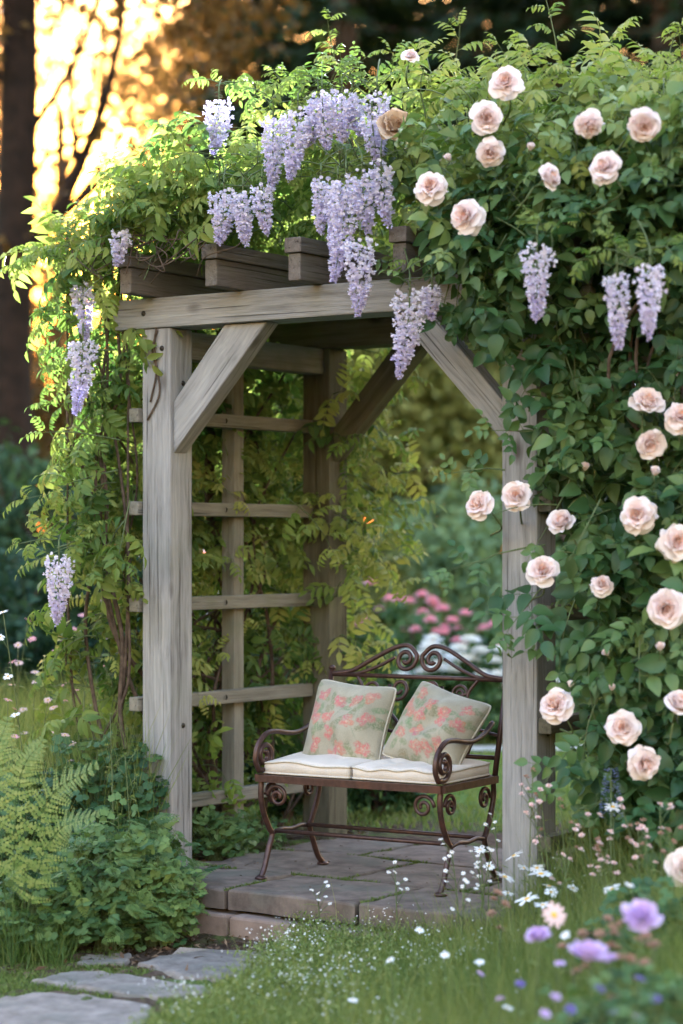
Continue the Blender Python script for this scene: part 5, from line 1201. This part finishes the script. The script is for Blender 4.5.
n_t = 1600; wt = np.clip(np.sin(Pa[:, 0] * 11 + Pa[:, 1] * 3) + np.sin(Pa[:, 1] * 9 - Pa[:, 0] * 5) + .7, .06, 3); ii = g.choice(m, n_t, p=wt / wt.sum()); Pt = Pa[ii] + lean_[ii] + np.stack([.015 * g.normal(size=n_t), .015 * g.normal(size=n_t), ha[ii] * g.uniform(.85, 1.15, n_t)], -1)
wb_.inst(tinyt, Pt, g.normal(size=(n_t, 3)) * .4 + np.array((0, .8, .3)), np.tile((0, -.45, 1), (n_t, 1)) + .35 * g.normal(size=(n_t, 3)), g.uniform(.0020, .0040, n_t), np.full(n_t, .5))
tag(wb_.build('white_flower_haze_cover' if False else 'white_ground_flowers', M_WHITE), kind='stuff')
# white daisies beside the right front post
dg = 'white daisies at the foot of the right front post'
for px, py, Y, R in ((514, 856, 7.6, .026), (541, 874, 7.5, .030), (505, 877, 7.45, .026), (527, 899, 7.3, .030), (543, 905, 7.2, .022), (549, 886, 7.5, .02), (537, 868, 7.6, .02), (524, 868, 7.7, .018), (551, 892, 7.4, .018), (612, 889, 7.1, .022), (613, 807, 7.5, .022), (508, 893, 7.6, .016), (480, 850, 8.0, .018), (489, 866, 7.9, .016), (573, 888, 7.3, .016)):
    stalk('white_daisy', 'white daisy on a thin stem in the meadow by the right front post', px, py, Y, 1, M_WHITE, dg, 'daisy', int(px * 7 + py), R * 1.3, .03, 3)
# sprays of white blossom in front of the bench legs
sw = 'airy white sprays in front of the bench'
for k, (px, py, Y, n) in enumerate([(452, 852, 7.75, 8), (478, 862, 7.7, 8), (395, 872, 7.9, 7), (318, 893, 8.1, 7), (465, 880, 7.5, 7), (495, 822, 8.0, 6), (492, 850, 7.8, 7)]):
    stalk('white_spray', 'airy spray of tiny white blossom in front of the bench', px, py, Y, n, M_WHITE, sw, 'wildflower', 380 + k, .0085, .03, 5)
# blush and seed headed stalks to the right of the post
bs = 'blush flower stalks between the post and the rose'
for k, (px, py, Y, n) in enumerate([(533, 770, 7.6, 6), (540, 790, 7.55, 6), (528, 790, 7.6, 5), (600, 845, 7.3, 6), (610, 840, 7.3, 7), (598, 868, 7.2, 6), (638, 825, 7.2, 7), (645, 830, 7.15, 7), (660, 805, 7.2, 5), (668, 830, 7.1, 6), (575, 830, 7.4, 5), (588, 815, 7.4, 4), (560, 800, 7.5, 4), (620, 800, 7.3, 4), (570, 860, 7.3, 4)]):
    stalk('blush_flower_stalk', 'thin stalk of small blush flowers between the right front post and the rose', px, py, Y, n, M_BLUSH if k % 3 else M_SEED, bs, 'wildflower', 420 + k, .0105, .04, 8, 'puff' if k % 2 else 'bud')
# blue flower spike below the rose
gs = np.random.default_rng(460); bx_, by_ = px_x(611, 7.5), 7.5; b = np.array((bx_, by_, gz(bx_, by_))); sp_ = thing('blue_flower_spike', 'grey blue flower spike standing below the lowest roses', 'wildflower', b)
tp_ = at(611, 768, 7.5) - b; V, f = tube([(0, 0, 0), tp_ * .5, tp_], [.004, .003, .002], 6); MB().add(V, f).build('stem', STEM, sp_)
mb = MB()
for k in range(150):
    s = gs.random(); a = k * 2.4; r = .034 * (1 - s * .6); c = tp_ + UP * (-.17 * (1 - s)) + np.array((r * math.cos(a), r * math.sin(a), 0)); mb.add(*place(leaf_tpl(1, .8, 'round', .3, .2), c, (math.cos(a), math.sin(a), .3), UP, .012)[:2], np.clip(.3 + .2 * gs.normal(), 0, 1))
mb.build('flower', leaf_mat('dusty_blue_petal', [(0, (.30, .32, .48)), (.5, (.22, .24, .42)), (1, (.16, .17, .33))], .2, .6, (1, 1, 1.1)), sp_)
# lilac flowers near the lens
for px, py, Y, R, lab, form, mat in ((641, 920, 5.6, .050, 'largest lilac double flower, near the right edge in the foreground', 'puff', M_PURPLE), (588, 957, 5.5, .048, 'lilac double flower lowest and nearest the lens', 'puff', M_PURPLE), (539, 938, 6.0, .034, 'lilac flower with a pinkish heart, leftmost of the foreground blooms', 'puff', M_PURPLE), (610, 960, 5.6, .020, 'small lilac flower just right of the lowest double bloom', 'puff', M_PURPLE)):
    stalk('lilac_flower', lab, px, py, Y, 1, mat, 'lilac flowers in the foreground', 'flower', int(px + py), R, .02, 6, form)
stalk('apricot_flower', 'pale pink flower with an orange heart above the lilac blooms', 554, 915, 6.3, 1, M_BLUSH, None, 'flower', 77, .036, .02, 5, 'face')
vg = 'small violet flowers in the foreground grass'
for k, (px, py, Y) in enumerate([(555, 998, 5.4), (570, 1010, 5.4), (635, 1018, 5.3), (600, 990, 5.5), (560, 965, 5.8), (655, 1000, 5.3), (500, 1000, 6.0), (520, 985, 6.0), (480, 975, 6.4), (615, 1015, 5.3), (545, 1015, 5.5), (640, 980, 5.5)]):
    stalk('violet_flower', 'small violet flower low in the foreground grass', px, py, Y, 1, M_VIOLET if k % 2 else M_PURPLE, vg, 'flower', 500 + k, .014, .02, 3, 'puff')
for k, (px, py, Y) in enumerate([(353, 1000, 6.6), (508, 1008, 6.0), (480, 962, 6.6), (445, 955, 6.8), (630, 885, 6.4), (420, 930, 7.2), (390, 960, 6.9), (565, 935, 6.2)]):
    stalk('small_white_flower', 'small white flower low in the open meadow', px, py, Y, 1, M_WHITE, 'small white flowers in the meadow', 'flower', 530 + k, .015, .02, 3)
for k, (px, py, Y) in enumerate([(620, 925, 6.2), (600, 935, 6.0), (655, 945, 5.8), (575, 950, 6.1), (630, 960, 5.7), (505, 905, 7.0)]):
    stalk('seed_stalk', 'blurred russet seed head among the foreground lilac flowers', px, py, Y, 5, M_SEED, 'russet seed heads in the foreground', 'wildflower', 545 + k, .016, .04, 5, 'puff')
# leafy plants filling the near right corner
nb = [(665, 985, 5.6, .22, .30, 90, .6, .5, 'broad leafy plant in the bottom right corner'), (600, 1010, 5.7, .22, .26, 80, .5, .55, 'leafy plant under the lowest lilac bloom'), (660, 905, 6.6, .2, .34, 80, .6, .35, 'leafy plant under the largest lilac bloom'), (690, 1010, 5.2, .2, .36, 70, .6, .5, 'leafy plant cut by the right edge')]
for k, (px, py, Y, sp, h, n, s, ti, lab) in enumerate(nb): herb(lab, px, py, Y, sp, h, n, s, ti, 560 + k, FERNY if k % 2 else None, M_HERB, 'leafy_meadow_plant', 'plant', 'leafy plants in the near right corner')
